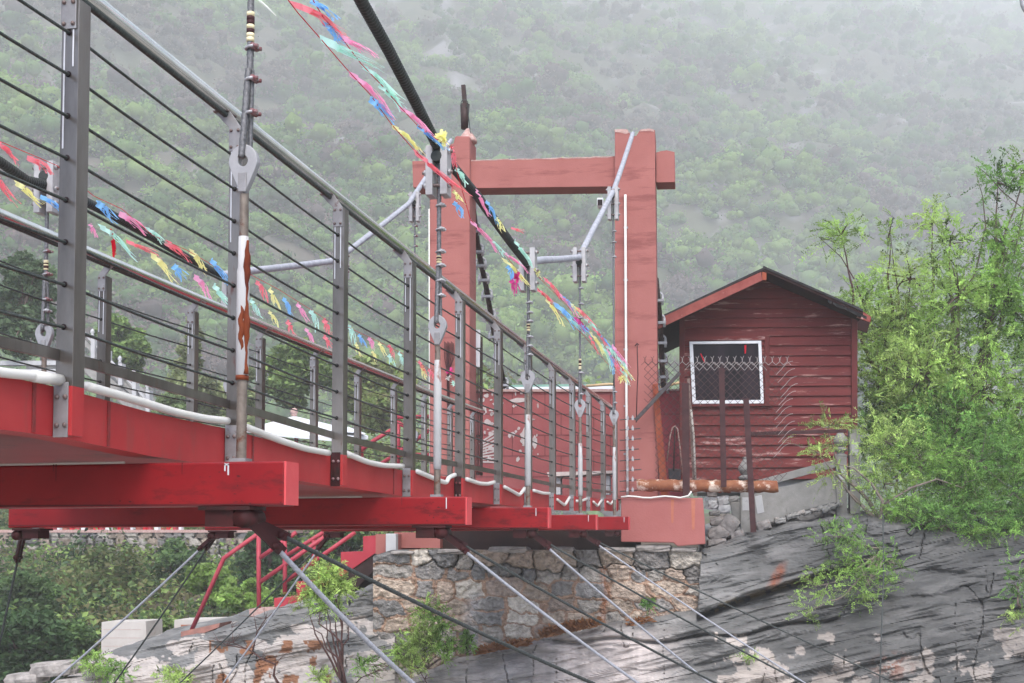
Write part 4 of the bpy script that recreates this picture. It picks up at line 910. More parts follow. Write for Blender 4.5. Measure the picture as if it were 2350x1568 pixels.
# ================================================================== BEYOND THE PORTAL
# red block wall with peeled patches
bw = thing('block_wall', W(1330, 1120, 22.5), 'red painted block wall with peeled white patches behind the portal', 'wall')
b = MB(); b.pxr(1090, 896, 1420, 1170, 22.5, .25, M_blockw); b.pxr(1095, 893, 1420, 899, 22.46, .33, M_chip)
rr = random.Random(21)
for k in range(4):
    y = 950 + 48 * k; b.pxr(1090, y, 1420, y + 1.2, 22.494, .01, M_groove)
    for q in range(5): x = 1100 + q * 75 + (k % 2) * 37; b.pxr(x, y - 47, x + 1.1, y, 22.494, .01, M_groove)
put(b, 'wall', bw)
b = MB()
def patch(x, y, rx, ry, n=11):
    b.pxp([(x + math.cos(6.283 * k / n) * rx * rr.uniform(.55, 1.25), y + math.sin(6.283 * k / n) * ry * rr.uniform(.55, 1.25)) for k in range(n)], 22.488, .006, M_peel)
for k in range(60):
    x = rr.choice([rr.uniform(1100, 1140), rr.uniform(1160, 1240), rr.uniform(1100, 1235)]); patch(x, rr.uniform(900, 1060), rr.uniform(1.5, 7), rr.uniform(1.5, 6))
for k in range(9):
    a = -1.2 + k * .12; x0, y0 = 1108, 1010 + k * 6; b.pxp([(x0, y0), (x0 + 34, y0 - 22 + k * 3), (x0 + 35, y0 - 19 + k * 3), (x0, y0 + 4)], 22.487, .006, M_peel)
patch(1205, 1000, 14, 18); patch(1118, 968, 9, 8); patch(1112, 940, 6, 12); patch(1190, 918, 20, 6); patch(1228, 1015, 8, 14)
put(b, 'peeled_plaster', bw)
b = MB(); b.pxr(1500, 896, 1570, 1170, 21.6, .2, M_wallr)
for k in range(4): b.pxr(1500, 950 + 48 * k, 1570, 951.2 + 48 * k, 21.594, .01, M_groove)
b.pxr(1500, 893, 1570, 897, 21.57, .26, M_chip)
tag(put(b, 'low_wall'), 'crimson wall section between the right column and the wooden hut', 'wall')
# green-white strip of a roof behind
b = MB(); b.pxp([(1150, 884), (1420, 880), (1420, 886), (1150, 889)], 27, 2.2, mat('green_ridge', s2l(120, 160, 146), s2l(140, 176, 160), 4)); b.pxp([(1150, 889), (1420, 886), (1420, 896), (1150, 897)], 27.0, 2, M_white)
b.pxr(1155, 896, 1420, 960, 27.2, 1.6, M_greyf); tag(put(b, 'low_shed'), 'low white shed with a green roof edge showing above the red block wall', 'shed')
b = MB(); b.tube([W(1345, 886, 25), W(1400, 882, 25), W(1500, 893, 25), W(1560, 878, 25)], .03, mat('bamboo', s2l(190, 160, 120), s2l(206, 180, 140), 20), 6)
tag(put(b, 'bamboo_pole'), 'long pale bamboo pole lying above the wall behind the right column', 'pole')
# bench
be = thing('bench', W(1330, 1120, 19.9), 'pinkish concrete bench slab on stubby legs beyond the railing', 'bench')
b = MB(); b.pxp([(1255, 1084), (1412, 1080), (1412, 1086), (1258, 1094)], 19.9, .5, M_peel); put(b, 'slab', be)
for x in (1272, 1385): b = MB(); b.pxr(x, 1090, x + 14, 1135, 20.0, .3, M_greyf); put(b, 'leg', be)
# gate leaf of dark bars with a white board
gl = thing('iron_gate', W(1090, 1100, 19.5), 'open gate leaf of dark upright iron bars beside the left column', 'gate')
for k, x in enumerate((1077, 1082, 1087, 1092, 1097, 1102, 1106)):
    b = MB(); b.bar(W(x, 764 + k * 1.5, 19.45 + k * .05), W(x, 1092, 19.45 + k * .05), .022, .022, M_ironk); put(b, 'bar', gl)
b = MB()
for y in (790, 900, 1000, 1086): b.bar(W(1076, y, 19.47), W(1107, y + 1, 19.8), .02, .03, M_ironk)
put(b, 'rail', gl)
b = MB(); b.pxr(1087, 757, 1102, 798, 19.4, .015, M_white); b.pxr(1086, 801, 1101, 842, 19.4, .015, M_white); tag(put(b, 'white_board'), 'pair of narrow white boards tied to the iron gate', 'board')
b = MB(); flag(b, lambda x, y: W(x, y, 19.3), 1073, 930, 4, 60, 'crimson', 7, 3); b.pxr(1070, 930, 1078, 972, 19.3, .006, M_flag['crimson'])
tag(put(b, 'red_ribbon'), 'bright red ribbon hanging on the iron gate bars', 'ribbon')
# rope bundle on the left column
b = MB()
for k in range(9):
    x = 1020 + k * 2.6; b.tube([W(x, 784 + (k % 3) * 2, DT - .04), W(x + math.sin(k) * 1.5, 820, DT - .05), W(1026 + k * .5, 852, DT - .05), W(1027 + k * .6, 930, DT - .04), W(1027 + k * .6 + 2 * math.sin(k), 1000, DT - .04), W(1027 + k * .6, 1085, DT - .04)], .006, M_iron, 5)
tag(put(b, 'rope_bundle'), 'bundle of dark red rods and rope strapped to the left portal column', 'rope bundle')
b = MB(); puff(b, W(1034, 853, DT - .12), .07, 'magenta', 1); puff(b, W(1030, 866, DT - .12), .05, 'white', 2); puff(b, W(1040, 880, DT - .1), .05, 'mint', 4); tag(put(b, 'ribbon_knot'), 'knot of magenta and mint ribbon on the rope bundle', 'ribbon')

b = MB(); b.tube([Q(583, -12, 4.6), Q(598, 4, 4.6), Q(612, 16, 4.6), Q(634, 37, 4.6)], [.003, .0045, .004, .001], M_flag['white'], 5); tag(put(b, 'white_ribbon'), 'thin white ribbon end at the top right of the nearest hanger', 'ribbon')
# backstays with rows of heavy clips
def backstay(pts, D0, D1, label, n):
    t = thing('backstay_cable', W(*pts[0], D0), label, 'backstay', 'backstay cables behind the portal'); P_ = [W(x, y, D0 + (D1 - D0) * i / (len(pts) - 1)) for i, (x, y) in enumerate(pts)]
    P0 = np.array(P_); b = MB(); b.tube(P0, .045, M_ironk, 8); put(b, 'cable', t)
    for k in range(n):
        f = (k + .8) / n * (len(pts) - 1); q = np.array([np.interp(f, range(len(pts)), P0[:, c]) for c in range(3)])
        b = MB(); b.tube([q + np.array([math.cos(a) * .075, 0, math.sin(a) * .06 + .02]) for a in np.linspace(-.5, 3.64, 9)], .022, M_clip, 6)
        b.box(q[0] - .1, q[0] + .1, q[1] - .05, q[1] + .03, q[2] - .07, q[2] - .03, M_clip)
        for s in (-1, 1): b.tube([q + np.array([s * .075, -.02, -.12]), q + np.array([s * .075, -.02, .02])], .024, M_clip, 6)
        put(b, 'cable_clip', t)
backstay([(1086, 480), (1096, 562), (1105, 610), (1116, 660), (1128, 730), (1140, 800), (1158, 890)], 19.3, 22, 'left backstay cable with a row of heavy galvanised clips', 9)
backstay([(1505, 640), (1513, 720), (1517, 790), (1520, 850), (1523, 893)], 19.4, 21.2, 'right backstay cable with heavy clips, between the right column and the hut', 6)
# anchor loops clipped at the foot of the right column
for k in range(8):
    y = 961 + 23.5 * k
    t = thing('anchor_tail', W(1450, y, 18.3), 'clipped wire rope tail, %s from the top in the stack at the right column' % ['first', 'second', 'third', 'fourth', 'fifth', 'sixth', 'seventh', 'eighth'][k], 'rope tail', 'wire rope tails at the right column')
    b = MB(); b.rope(W(1422, y + 3, 18.3), W(1466 + (k % 3) * 3, y - 1, 18.3), .008, M_guyd, False); put(b, 'rope', t)
    for x in (1440, 1452):
        b = MB(); b.pxr(x - 2.5, y - 5, x + 2.5, y + 3, 18.25, .04, M_clip); b.pxr(x - 1, y - 8, x + 1, y - 4, 18.26, .02, M_clip); put(b, 'rope_clip', t)

# ------------------------------------------------------------------ hut
DH = 20.6
hut = thing('wooden_hut', W(1760, 1105, DH), 'small dark red wooden hut with horizontal boards and gabled felt roof', 'hut')
b = MB(); xl_, xr_ = 1562, 1966
lines = [1100, 1073, 1048, 1021, 1000, 975, 951, 931.5, 909, 886, 863, 840, 816, 793, 771, 751, 729, 707.5, 684, 660, 638, 628]
def gx(y): 
    l = xl_ if y > 735 else xl_ + (735 - y) * 2.0; r = xr_ if y > 722 else xr_ - (722 - y) * 2.12
    return min(l, 1750), max(r, 1753)
for k in range(len(lines) - 1):
    yb, ya = lines[k] + .0, lines[k + 1]; l0, r0_ = gx(yb); l1, r1 = gx(ya)
    sk = 1.2
    tilt_ = .035
    P4 = [W(l0, yb + sk, DH - tilt_), W(r0_, yb - sk, DH - tilt_), W(r1, ya + .9 - sk, DH - .006), W(l1, ya + .9 + sk, DH - .006)]
    b.prism(P4, E2 * .05, M_woodl if yb > 1010 else M_wood)
b.pxp([(1560, 1100), (1966, 1098), (1966, 735), (1752, 632), (1562, 735)], DH + .05, .05, M_woodd)
put(b, 'wall', hut)
b = MB(); b.prism([W(xr_ - 1, 1098, DH) , W(xr_ - 1, 724, DH), W(xr_ - 1, 724, DH) + E2 * 2.4, W(xr_ - 1, 1098, DH) + E2 * 2.4], -E1 * .08, M_wood)
b.prism([W(xl_ + 1, 1098, DH), W(xl_ + 1, 736, DH), W(xl_ + 1, 736, DH) + E2 * 2.4, W(xl_ + 1, 1098, DH) + E2 * 2.4], E1 * .08, M_wood)
b.prism([W(xl_, 1098, DH) + E2 * 2.4, W(xr_, 1098, DH) + E2 * 2.4, W(xr_, 735, DH) + E2 * 2.4, W(1755, 632, DH) + E2 * 2.4, W(xl_, 735, DH) + E2 * 2.4], E2 * .05, M_wood); put(b, 'side_wall', hut)
b = MB()
b.pxr(1559, 728, 1571, 1102, DH - .06, .06, M_woodd); b.pxr(1954, 716, 1968, 1100, DH - .06, .06, M_woodd)
b.pxp([(1571, 928), (1772, 926), (1772, 932), (1571, 934)], DH - .085, .06, M_woodd); b.pxr(1755, 771, 1766, 928, DH - .055, .04, M_woodd); b.pxr(1570, 771, 1756, 781, DH - .055, .04, M_woodl)
put(b, 'trim', hut, bevel=.005)
wn = MB()
fo = [(1582, 784), (1747, 782), (1753, 926), (1589, 927)]; fi = [(1590, 790), (1740, 788.5), (1746, 918), (1597, 919)]
for k in range(4):
    q = (k + 1) % 4; wn.prism([W(*fo[k], DH - .09), W(*fo[q], DH - .09), W(*fi[q], DH - .09), W(*fi[k], DH - .09)], E2 * .07, M_white)
wo_ = put(wn, 'window', hut, bevel=.004)
b = MB(); b.prism([W(*p, DH - .045) for p in fi], E2 * .006, None) if False else None
gm_ = bpy.data.materials.new('window_glass'); gm_.use_nodes = True; gb_ = gm_.node_tree.nodes['Principled BSDF']; gb_.inputs['Base Color'].default_value = (.018, .014, .016, 1); gb_.inputs['Roughness'].default_value = .12; gb_.inputs['Specular IOR Level'].default_value = .06
gn = gm_.node_tree.nodes; nn = gn.new('ShaderNodeTexNoise'); nn.inputs['Scale'].default_value = 2.5; tcx = gn.new('ShaderNodeTexCoord'); rpp = gn.new('ShaderNodeValToRGB'); rpp.color_ramp.elements[0].color = (.008, .006, .008, 1); rpp.color_ramp.elements[1].color = (.022, .014, .018, 1); rpp.color_ramp.elements[0].position = .4; rpp.color_ramp.elements[1].position = .75
mpp = gn.new('ShaderNodeMapping'); mpp.inputs['Scale'].default_value = (2.4, 2.4, .8)
gm_.node_tree.links.new(tcx.outputs['Object'], mpp.inputs[0]); gm_.node_tree.links.new(mpp.outputs[0], nn.inputs['Vector']); gm_.node_tree.links.new(nn.outputs['Fac'], rpp.inputs[0]); gm_.node_tree.links.new(rpp.outputs[0], gb_.inputs['Base Color'])
b = MB(); b.prism([W(*p, DH - .05) for p in fi], E2 * .008, gm_); put(b, 'glass', wo_)
b = MB(); b.pxp([(1607, 812), (1609, 811), (1618, 831), (1616, 833)], DH - .056, .004, M_flag['crimson']); put(b, 'red_pennant', wo_); b = MB(); b.pxp([(1708, 792), (1713, 791), (1712, 811), (1709, 812)], DH - .056, .004, M_flag['crimson']); put(b, 'red_pennant', wo_)
# roof: two slabs with front overhang
ov = DH - .62
b = MB()
for (a, c) in (((1509, 741), (1752, 626)), ((1752, 622), (1981, 722))):
    t0 = 7
    p = [W(a[0], a[1], ov), W(c[0], c[1], ov), W(c[0], c[1] - t0, ov), W(a[0], a[1] - t0, ov)]
    b.prism(p, E2 * 3.4, M_soffit)
    p = [W(a[0], a[1] - t0, ov - .02), W(c[0], c[1] - t0, ov - .02), W(c[0], c[1] - t0 - 5, ov - .02), W(a[0], a[1] - t0 - 5, ov - .02)]
    b.prism(p, E2 * 3.5, M_felt)
rr = random.Random(5)
for k in range(36):
    x = 1900 + rr.uniform(0, 84); y = 690 + (x - 1900) * .43; b.pxp([(x, y - 2), (x + 7, y + 1), (x + 6, y + rr.uniform(4, 9)), (x - 1, y + 3)], ov - .03, .02, M_felt)
put(b, 'roof', hut)
b = MB(); b.pxp([(1509, 733), (1511, 755), (1749, 644), (1747, 624)], ov - .05, .03, M_fascia); b.pxp([(1749, 624), (1749, 643), (1759, 643), (1759, 626)], ov - .05, .03, M_oboard)
put(b, 'fascia_board', hut, bevel=.004)
b = MB(); b.prism([W(1509, 740, ov), W(1509, 756, ov), W(1509, 756, ov) + E2 * 3.2, W(1509, 740, ov) + E2 * 3.2], E1 * .03, M_soffit)
b.pxp([(1981, 716), (1999, 727), (1997, 740), (1966, 728)], ov + .3, .04, M_fascia); b.pxp([(1966, 728), (1997, 740), (1990, 764), (1967, 756)], ov + .9, .05, M_soffit); put(b, 'eave_board', hut)
b = MB(); b.pxr(1600, 1102, 1950, 1130, DH + .1, 1.8, M_greyf)
b.pxr(1568, 1100, 1640, 1128, DH + .2, .9, M_dark); put(b, 'footing', hut)

# posts, boards, poles and mesh in front of the hut
def pole(name, a, c, wd, m, label, cat, D=19.6, D2=None, round_=False, group=None):
    b = MB(); p, q = W(*a, D), W(*c, D2 or D)
    if round_: b.tube([p, (p + q) / 2 + np.array([.005, 0, 0]), q], wd / 2, m, 8)
    else: b.bar(p, q, wd, wd, m, up=E2)
    return tag(put(b, name), label, cat, group)
cf = thing('chain_link_fence', W(1650, 1110, 18.5), 'rusty torn chain-link fence with barbed top edge in front of the hut', 'fence')
b = MB(); DF = 18.45; rx0, rx1, ry0, ry1 = 1478, 1812, 830, 1112; stp = 17.2
def edge_x(y): return (1500 if y > 930 else 1478) , 1812 - 0 * y + (6 * math.sin(y / 17.)) - (max(0, y - 900) * .06)
def seg_line(x0, sgn, m):
    pts = []
    for y in np.arange(ry0, ry1 + 1, 8.6):
        x = x0 + sgn * (y - ry0); l, r_ = edge_x(y)
        if l <= x <= r_: pts.append(W(x + .6 * math.sin(y * .7), y + .8 * math.sin(x * .1), DF + .006 * sgn * (1 if int((y - ry0) / 8.6) % 2 else -1)))
        elif pts: break
    if len(pts) > 1: b.tube(pts, .0034, m, 4, caps=False)
for k in range(-18, 42):
    seg_line(rx0 + k * stp, 1, M_mesh); seg_line(rx0 + k * stp, -1, M_mesh)
put(b, 'mesh', cf)
b = MB(); k = 0
for x in np.arange(1480, 1812, 17.2):
    m = M_meshl if x > 1540 else M_mesh
    b.tube([W(x - 8.6, 838, DF - .01), W(x, 830, DF - .01), W(x + 1, 822, DF - .01), W(x + 3.5, 817, DF - .01)], .0032, m, 4); b.tube([W(x + 8.6, 838, DF - .01), W(x, 830, DF - .01), W(x - 1, 822, DF - .01), W(x - 4, 819, DF - .01)], .0032, m, 4)
for y in np.arange(835, 1040, 17.2):
    x = edge_x(y)[1] - 2; b.tube([W(x - 9, y + 9, DF - .01), W(x, y, DF - .01), W(x + 9, y - 5, DF - .01), W(x + 15, y - 6, DF - .01)], .0034, M_meshl, 4); b.tube([W(x - 24, y + 26, DF - .01), W(x - 8, y + 9, DF - .01)], .0034, M_meshl, 4)
for x in np.arange(1588, 1760, 17.2):
    for s in (-1, 1): b.tube([W(x, 831, DF - .01), W(x + s * 9, 841, DF - .01), W(x + s * 17, 850, DF - .01)], .0034, M_meshl, 4)
put(b, 'barbed_edge', cf)
for i, (a, c, wd) in enumerate([((1573, 880), (1575, 1140), .10), ((1656, 845), (1661, 1118), .078), ((1712, 915), (1729, 1222), .08)]):
    b = MB(); b.bar(W(*a, 18.12), W(*c, 18.12), wd, wd * .6, M_iron, up=E2); put(b, 'post', cf)
b = MB(); b.bar(W(1718, 996, 18.51), W(1942, 989, 18.6), .03, .05, M_iron); put(b, 'rail', cf)
b = MB(); p0, p1 = W(1462, 1114, 18.27), W(1785, 1117, 18.27); N = 30
b.tube([p0 + (p1 - p0) * i / N + np.array([0, 0, .006 * math.sin(i * 1.9)]) for i in range(N + 1)], [.088 + .006 * math.sin(i * 2.7) for i in range(N + 1)], M_rustp, 14)
tag(put(b, 'rusty_pipe'), 'thick flaking rusty pipe lying level below the chain-link fence', 'pipe')
b = MB(); b.prism([W(1497, 882, 18.55), W(1510, 880, 18.55), W(1534, 1140, 18.5), W(1517, 1140, 18.5)], E2 * .035, M_oboard); tag(put(b, 'leaning_board', bevel=.004), 'orange brown plank leaning behind the chain-link fence', 'plank')
b = MB(); b.prism([W(1577, 870, 18.75), W(1583, 868, 18.75), W(1600, 1138, 18.7), W(1591, 1138, 18.7)], E2 * .04, mat('grey_old_wood', s2l(140, 122, 112), s2l(110, 92, 84), 9, .8, stretch=(3, 3, .4))); tag(put(b, 'old_stake'), 'weathered grey wooden stake standing left of the hut window', 'stake')
b = MB(); b.tube([W(1586, 940, 18.62), W(1592, 1000, 18.62), W(1594, 1050, 18.62), W(1596, 1108, 18.62)], .017, mat('white_stick', s2l(190, 184, 176), s2l(170, 160, 150), 20), 7); tag(put(b, 'white_stick'), 'thin crooked white stick beside the grey stake', 'stick')
pole('diagonal_strut', (1458, 965), (1560, 856), .05, mat('blackened_bar', s2l(84, 80, 80), s2l(60, 54, 54), 20, .6), 'dark diagonal bar bracing the mesh fence to the column', 'bar', 18.4)
b = MB(); b.tube([W(1462, 788, 18.4), W(1464, 860, 18.4), W(1462, 900, 18.4), W(1460, 970, 18.4)], .008, M_iron, 6); b.tube([W(1457, 795, 18.4), W(1462, 788, 18.4), W(1466, 792, 18.4)], .009, M_iron, 6); tag(put(b, 'iron_hook'), 'thin dark iron rod with hooked tip against the right column', 'rod')
b = MB(); b.tube([W(1530, 1060, 18.8), W(1538, 1000, 18.8), W(1543, 982, 18.8), W(1549, 978, 18.8), W(1555, 985, 18.8), W(1561, 1030, 18.8), W(1566, 1085, 18.8)], .010, mat('wire_loop', s2l(190, 170, 160), s2l(150, 110, 100), 20), 6); tag(put(b, 'wire_loop'), 'bent pinkish wire loop above the black dustpan', 'wire')
dp = thing('dustpan', W(1550, 1130, 18.9), 'black plastic dustpan with upright handle behind the fence', 'dustpan')
b = MB(); b.pxp([(1533, 1075), (1563, 1077), (1561, 1128), (1537, 1128)], 18.9, .18, mat('black_plastic', s2l(44, 44, 48), s2l(64, 64, 70), 9, .4)); put(b, 'pan', dp, bevel=.01)
b = MB(); b.tube([W(1549, 980, 18.88), W(1546, 1080, 18.88)], .012, M_ironk, 6); put(b, 'handle', dp)

# grey carved stone balustrade running up the rock
bal = thing('stone_balustrade', W(1820, 1200, 19.2), 'leaning grey carved stone balustrade with bottle finials below the hut', 'balustrade')
DBL = 19.15
def fin_post(x, ytop, ybot, w0, dep, fin):
    sc = DBL / F; b = MB(); b.pxp([(x - w0, ytop), (x + w0, ytop), (x + w0 + 1, ybot), (x - w0 + 1, ybot)], DBL - .04, dep, M_grey)
    b.pxp([(x - w0 + 4, ytop + 30), (x + w0 - 4, ytop + 30), (x + w0 - 3.5, ytop + 60), (x - w0 + 4.5, ytop + 60)], DBL - .046, .01, M_greyf)
    base = W(x, ytop, DBL - .04) + E2 * dep / 2
    if fin: b.lathe(base, [(.10 * fin, 0), (.10 * fin, .03), (.06 * fin, .045), (.055 * fin, .07), (.10 * fin, .09), (.105 * fin, .12), (.05 * fin, .145), (.075 * fin, .17), (.105 * fin, .22), (.10 * fin, .27), (.055 * fin, .34), (.03 * fin, .38), (.045 * fin, .41), (.01, .42)], M_grey, 16)
    put(b, 'post', bal, bevel=.008)
fin_post(1711, 1112, 1222, 12, .2, 1.0); fin_post(1931, 1048, 1192, 12, .2, 1.0); fin_post(1962, 985, 1184, 12, .24, 0)
b = MB(); b.pxp([(1724, 1106), (1926, 1052), (1926, 1070), (1724, 1124)], DBL, .13, M_grey); b.pxp([(1724, 1135), (1926, 1086), (1928, 1160), (1740, 1200), (1724, 1202)], DBL + .01, .1, M_grey)
b.pxp([(1674, 1146), (1701, 1142), (1701, 1200), (1690, 1199), (1680, 1180)], DBL + .01, .1, M_grey)
b.pxp([(1732, 1140), (1748, 1136), (1754, 1176), (1738, 1180)], DBL + .004, .01, M_greyf); put(b, 'panel', bal, bevel=.006)
b = MB(); b.pxp([(1806, 1163), (1926, 1132), (1926, 1150), (1806, 1180)], DBL - .006, .02, M_grey); put(b, 'panel_moulding', bal)
# rubble below it
rs = random.Random(31); k = 0
RB = [(1634, 1128, 26, 26, M_stone, 0), (1660, 1148, 28, 22, M_greyf, .1), (1636, 1158, 22, 20, M_greyf, 0), (1662, 1168, 30, 20, M_greyf, 0), (1640, 1178, 26, 12, M_grey, 0),
      (1672, 1204, 44, 42, M_stone, .9), (1646, 1196, 34, 20, M_stone, .2), (1648, 1222, 50, 30, M_stone, .2), (1692, 1228, 34, 22, M_stone, .35), (1645, 1244, 46, 16, M_stone, .1), (1680, 1146, 30, 14, M_grey, .1), (1752, 1206, 34, 22, M_stone, .3), (1790, 1196, 26, 12, M_grey, .2)]
names = ['square grey stone leaning at the top of the rubble by the plinth', 'pale squared block below the broken bricks', 'small white-grey block against the plinth corner', 'wide pale block in the middle of the rubble', 'flat dark grey slab between rubble blocks', 'large pale round-edged boulder tilted on the rubble heap', 'brown-grey wedge stone beside the plinth edge', 'broad grey stone near the bottom of the rubble heap',
         'rust-stained stone beside the balustrade post', 'lowest flat stone of the rubble heap', 'dark slab under the broken bricks', 'pinkish stone right of the first balustrade post', 'thin grey stone wedged under the balustrade panel']
for (x, y, wd, h, m, a), nm in zip(RB, names):
    b = MB(); b.stone(W(x, y, 18.9), (wd * .0066, .28, h * .0066), m, 60 + k, a); tag(put(b, 'rubble_stone'), nm, 'stone', 'rubble stones by the plinth'); k += 1
for j, (x, y, a) in enumerate([(1651, 1122, .15), (1662, 1120, .0), (1673, 1122, -.1)]):
    b = MB(); b.stone(W(x, y, 18.8), (.065, .2, .13), M_brick, 90 + j, a); tag(put(b, 'brick'), ['left', 'middle', 'right'][j] + ' one of three orange bricks standing in a row under the rusty pipe', 'brick', 'orange bricks under the pipe')
b = MB()
for j in range(14):
    x = 1740 + j * 14; b.stone(W(x, 1203 - j * 3.4 + rs.uniform(-3, 3), 19.1), (rs.uniform(.07, .14), .3, rs.uniform(.05, .1)), rs.choice([M_stone, M_grey, M_grey]), 120 + j, rs.uniform(0, .5))
tag(put(b, 'stone_packing'), 'packing of small broken stones under the balustrade', 'stones', kind='stuff')

# ================================================================== LEFT SIDE: STAIRS, BLOCKS, TERRACE
DS = 19.4
stt = thing('outdoor_stair', W(750, 1380, DS), 'crimson painted stair with dark underside descending left of the abutment', 'stair')
b = MB(); b.pxp([(629, 1402), (629, 1373), (680, 1370), (680, 1335), (730, 1334), (730, 1301), (782, 1300), (782, 1267), (833, 1266), (833, 1231), (864, 1229), (864, 1268), (790, 1319), (722, 1360), (661, 1400)], DS, 1.0, M_step); put(b, 'steps', stt, bevel=.006)
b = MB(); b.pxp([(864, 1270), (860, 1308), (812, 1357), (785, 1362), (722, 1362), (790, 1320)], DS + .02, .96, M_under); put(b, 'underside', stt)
def tubes(name, label, segs, r, m, D, cat, group=None):
    t = thing(name, W(*segs[0][1], D), label, cat, group)
    for nm, *pp in segs:
        b = MB(); b.tube([W(x, y, D) for x, y in pp], r, m, 10); put(b, nm, t)
tubes('stair_railing', 'crimson tubular stair railing with two posts and bent lower end', [('post', (593.5, 1222), (594, 1411)), ('handrail', (597, 1222), (514, 1281), (440, 1446)), ('rail', (596, 1281), (680, 1222)), ('rail', (596, 1337), (760, 1222)), ('post', (653.5, 1240), (654, 1364))], .036, M_tube, DS + .05, 'railing', 'crimson stair railings')
tubes('stair_railing', 'crimson tubular railing on the inner side of the stair by the steps', [('handrail', (654, 1278), (742, 1222)), ('rail', (655, 1335), (815, 1222)), ('post', (720, 1240), (720, 1300))], .036, M_tube, DS + .9, 'railing', 'crimson stair railings')
tubes('stair_railing', 'crimson tubular railing at the stair head, beyond the bridge wires left of the column', [('handrail', (899, 958), (990, 956)), ('post', (902, 958), (902, 1075)), ('post', (914, 966), (914, 1075)), ('rail', (902, 985), (860, 1010), (820, 1040)), ('rail', (990, 985), (925, 1030), (860, 1075)), ('rail', (902, 1044), (990, 1044)), ('handrail', (902, 964), (940, 985))], .034, M_tube, DS + .6, 'railing', 'crimson stair railings')
b = MB(); b.pxp([(572, 1398), (640, 1394), (640, 1414), (572, 1416)], DS - .2, .6, M_chip); b.pxp([(415, 1450), (505, 1430), (502, 1440), (470, 1452), (415, 1462)], 18.6, .5, mat('broken_pink_slab', s2l(170, 120, 108), s2l(140, 104, 96), 9, .9)); tag(put(b, 'broken_slab'), 'broken pinkish concrete slab at the foot of the stair railing', 'slab')
for (x0, y0, x1, y1, lb, dd) in [(233, 1426, 335, 1500, 'square pale concrete block with faint joints left of the rock ledge', 21.5), (400, 1421, 501, 1460, 'wider pale concrete block partly behind the rock ledge', 21.8)]:
    t = thing('concrete_block', W((x0 + x1) / 2, y1, dd), lb, 'concrete block', 'concrete blocks behind the rock ledge')
    b = MB(); b.pxp([(x0, y0 + 2), (x1, y0), (x1 + 1, y1), (x0 - 1, y1)], dd, .7, M_conc)
    for k in range(1, 4): b.pxr(x0 + 2, y0 + k * 19, x1 - 12, y0 + k * 19 + .7, dd - .004, .01, M_chip)
    put(b, 'block', t, bevel=.012)
    if x0 > 350: b = MB(); b.pxr(415, 1434, 500, 1462, dd - .01, .05, mat('brown_board', s2l(168, 112, 92), s2l(150, 96, 80), 6, .8)); put(b, 'brown_panel', t)
# retaining wall of the terrace
def rubble_wall(x0, x1, yt, yb, D, name, label, seed):
    g2 = np.random.default_rng(seed); xs = np.arange(x0, x1, 4.0); NV = int((yb - yt) / 4); Sd = []
    y = yt
    while y < yb + 20:
        rh = g2.uniform(12, 22); x = x0 - 10
        while x < x1 + 20: wd = g2.uniform(14, 34); Sd.append((x + wd / 2, y + rh / 2 + g2.uniform(-3, 3), wd, rh)); x += wd
        y += rh
    Sd = np.array(Sd); cc_ = np.array([PAL[int(v)] for v in g2.integers(0, 6, len(Sd))]) * g2.uniform(.5, 1.0, (len(Sd), 1)); V_ = []; C_ = []
    for x in xs:
        ys = np.linspace(yt, yb, NV); dd = np.hypot((x - Sd[None, :, 0]) / (Sd[None, :, 2] / 2), (ys[:, None] - Sd[None, :, 1]) / (Sd[None, :, 3] / 2)); o = np.argsort(dd, 1)[:, :2]
        e = dd[np.arange(NV), o[:, 1]] - dd[np.arange(NV), o[:, 0]]; D_ = D - .12 * np.clip(e / .4, 0, 1)
        V_ += [W(x, ys[j], D_[j]) for j in range(NV)]; C_.append(np.where((e < .15)[:, None], np.array(s2l(74, 70, 66)), cc_[o[:, 0]]))
    id_ = np.arange(len(xs) * NV).reshape(len(xs), NV); Fa = np.stack([id_[:-1, :-1], id_[:-1, 1:], id_[1:, 1:], id_[1:, :-1]], -1).reshape(-1, 4)
    t = thing(name, W((x0 + x1) / 2, yb, D), label, 'retaining wall'); fastmesh('masonry', np.array(V_), Fa, np.concatenate(C_), M_mas, t)
    b = MB(); b.pxr(x0, yt - 6, x1, yt + .5, D - .15, 3.5, M_chip); put(b, 'coping', t)
rubble_wall(-200, 640, 1222, 1400, 38, 'retaining_wall', 'distant rubble stone retaining wall under the terrace, seen below the red beams', 44)
# grey balustraded stairs on the terrace
gs = thing('stone_staircase', W(270, 900, 42), 'distant pale stone staircase with balustrade posts climbing behind the railing', 'staircase')
b = MB(); b.pxp([(190, 812), (346, 950), (346, 985), (190, 850)], 42, 2.5, M_grey); put(b, 'flight', gs)
b = MB()
for k in range(6):
    x, y = 190 + k * 31, 768 + k * 33; b.pxp([(x, y - 8), (x + 28, y + 22), (x + 28, y + 27), (x, y - 3)], 41.9, .2, M_greyf); b.pxp([(x, y + 6), (x + 28, y + 36), (x + 28, y + 50), (x, y + 20)], 41.95, .12, M_grey)
put(b, 'handrail_panel', gs)
for k in range(6):
    x, y = 212 + k * 31.5, 786 + k * 31 - 8
    b = MB(); b.pxr(x - 4, y - 6, x + 5, y + 44, 41.8, .3, M_greyf); b.lathe(W(x, y - 6, 41.9), [(.05, 0), (.07, .04), (.04, .08), (.08, .14), (.07, .2), (.02, .27)], M_greyf, 8); put(b, 'baluster_post', gs)
b = MB(); b.pxr(0, 828, 145, 838, 42, .3, M_greyf); b.pxr(0, 847, 145, 858, 42, .6, M_greyf); b.pxr(92, 798, 142, 830, 43, 1, M_grey); b.pxr(60, 838, 140, 846, 42.1, .2, M_grey)
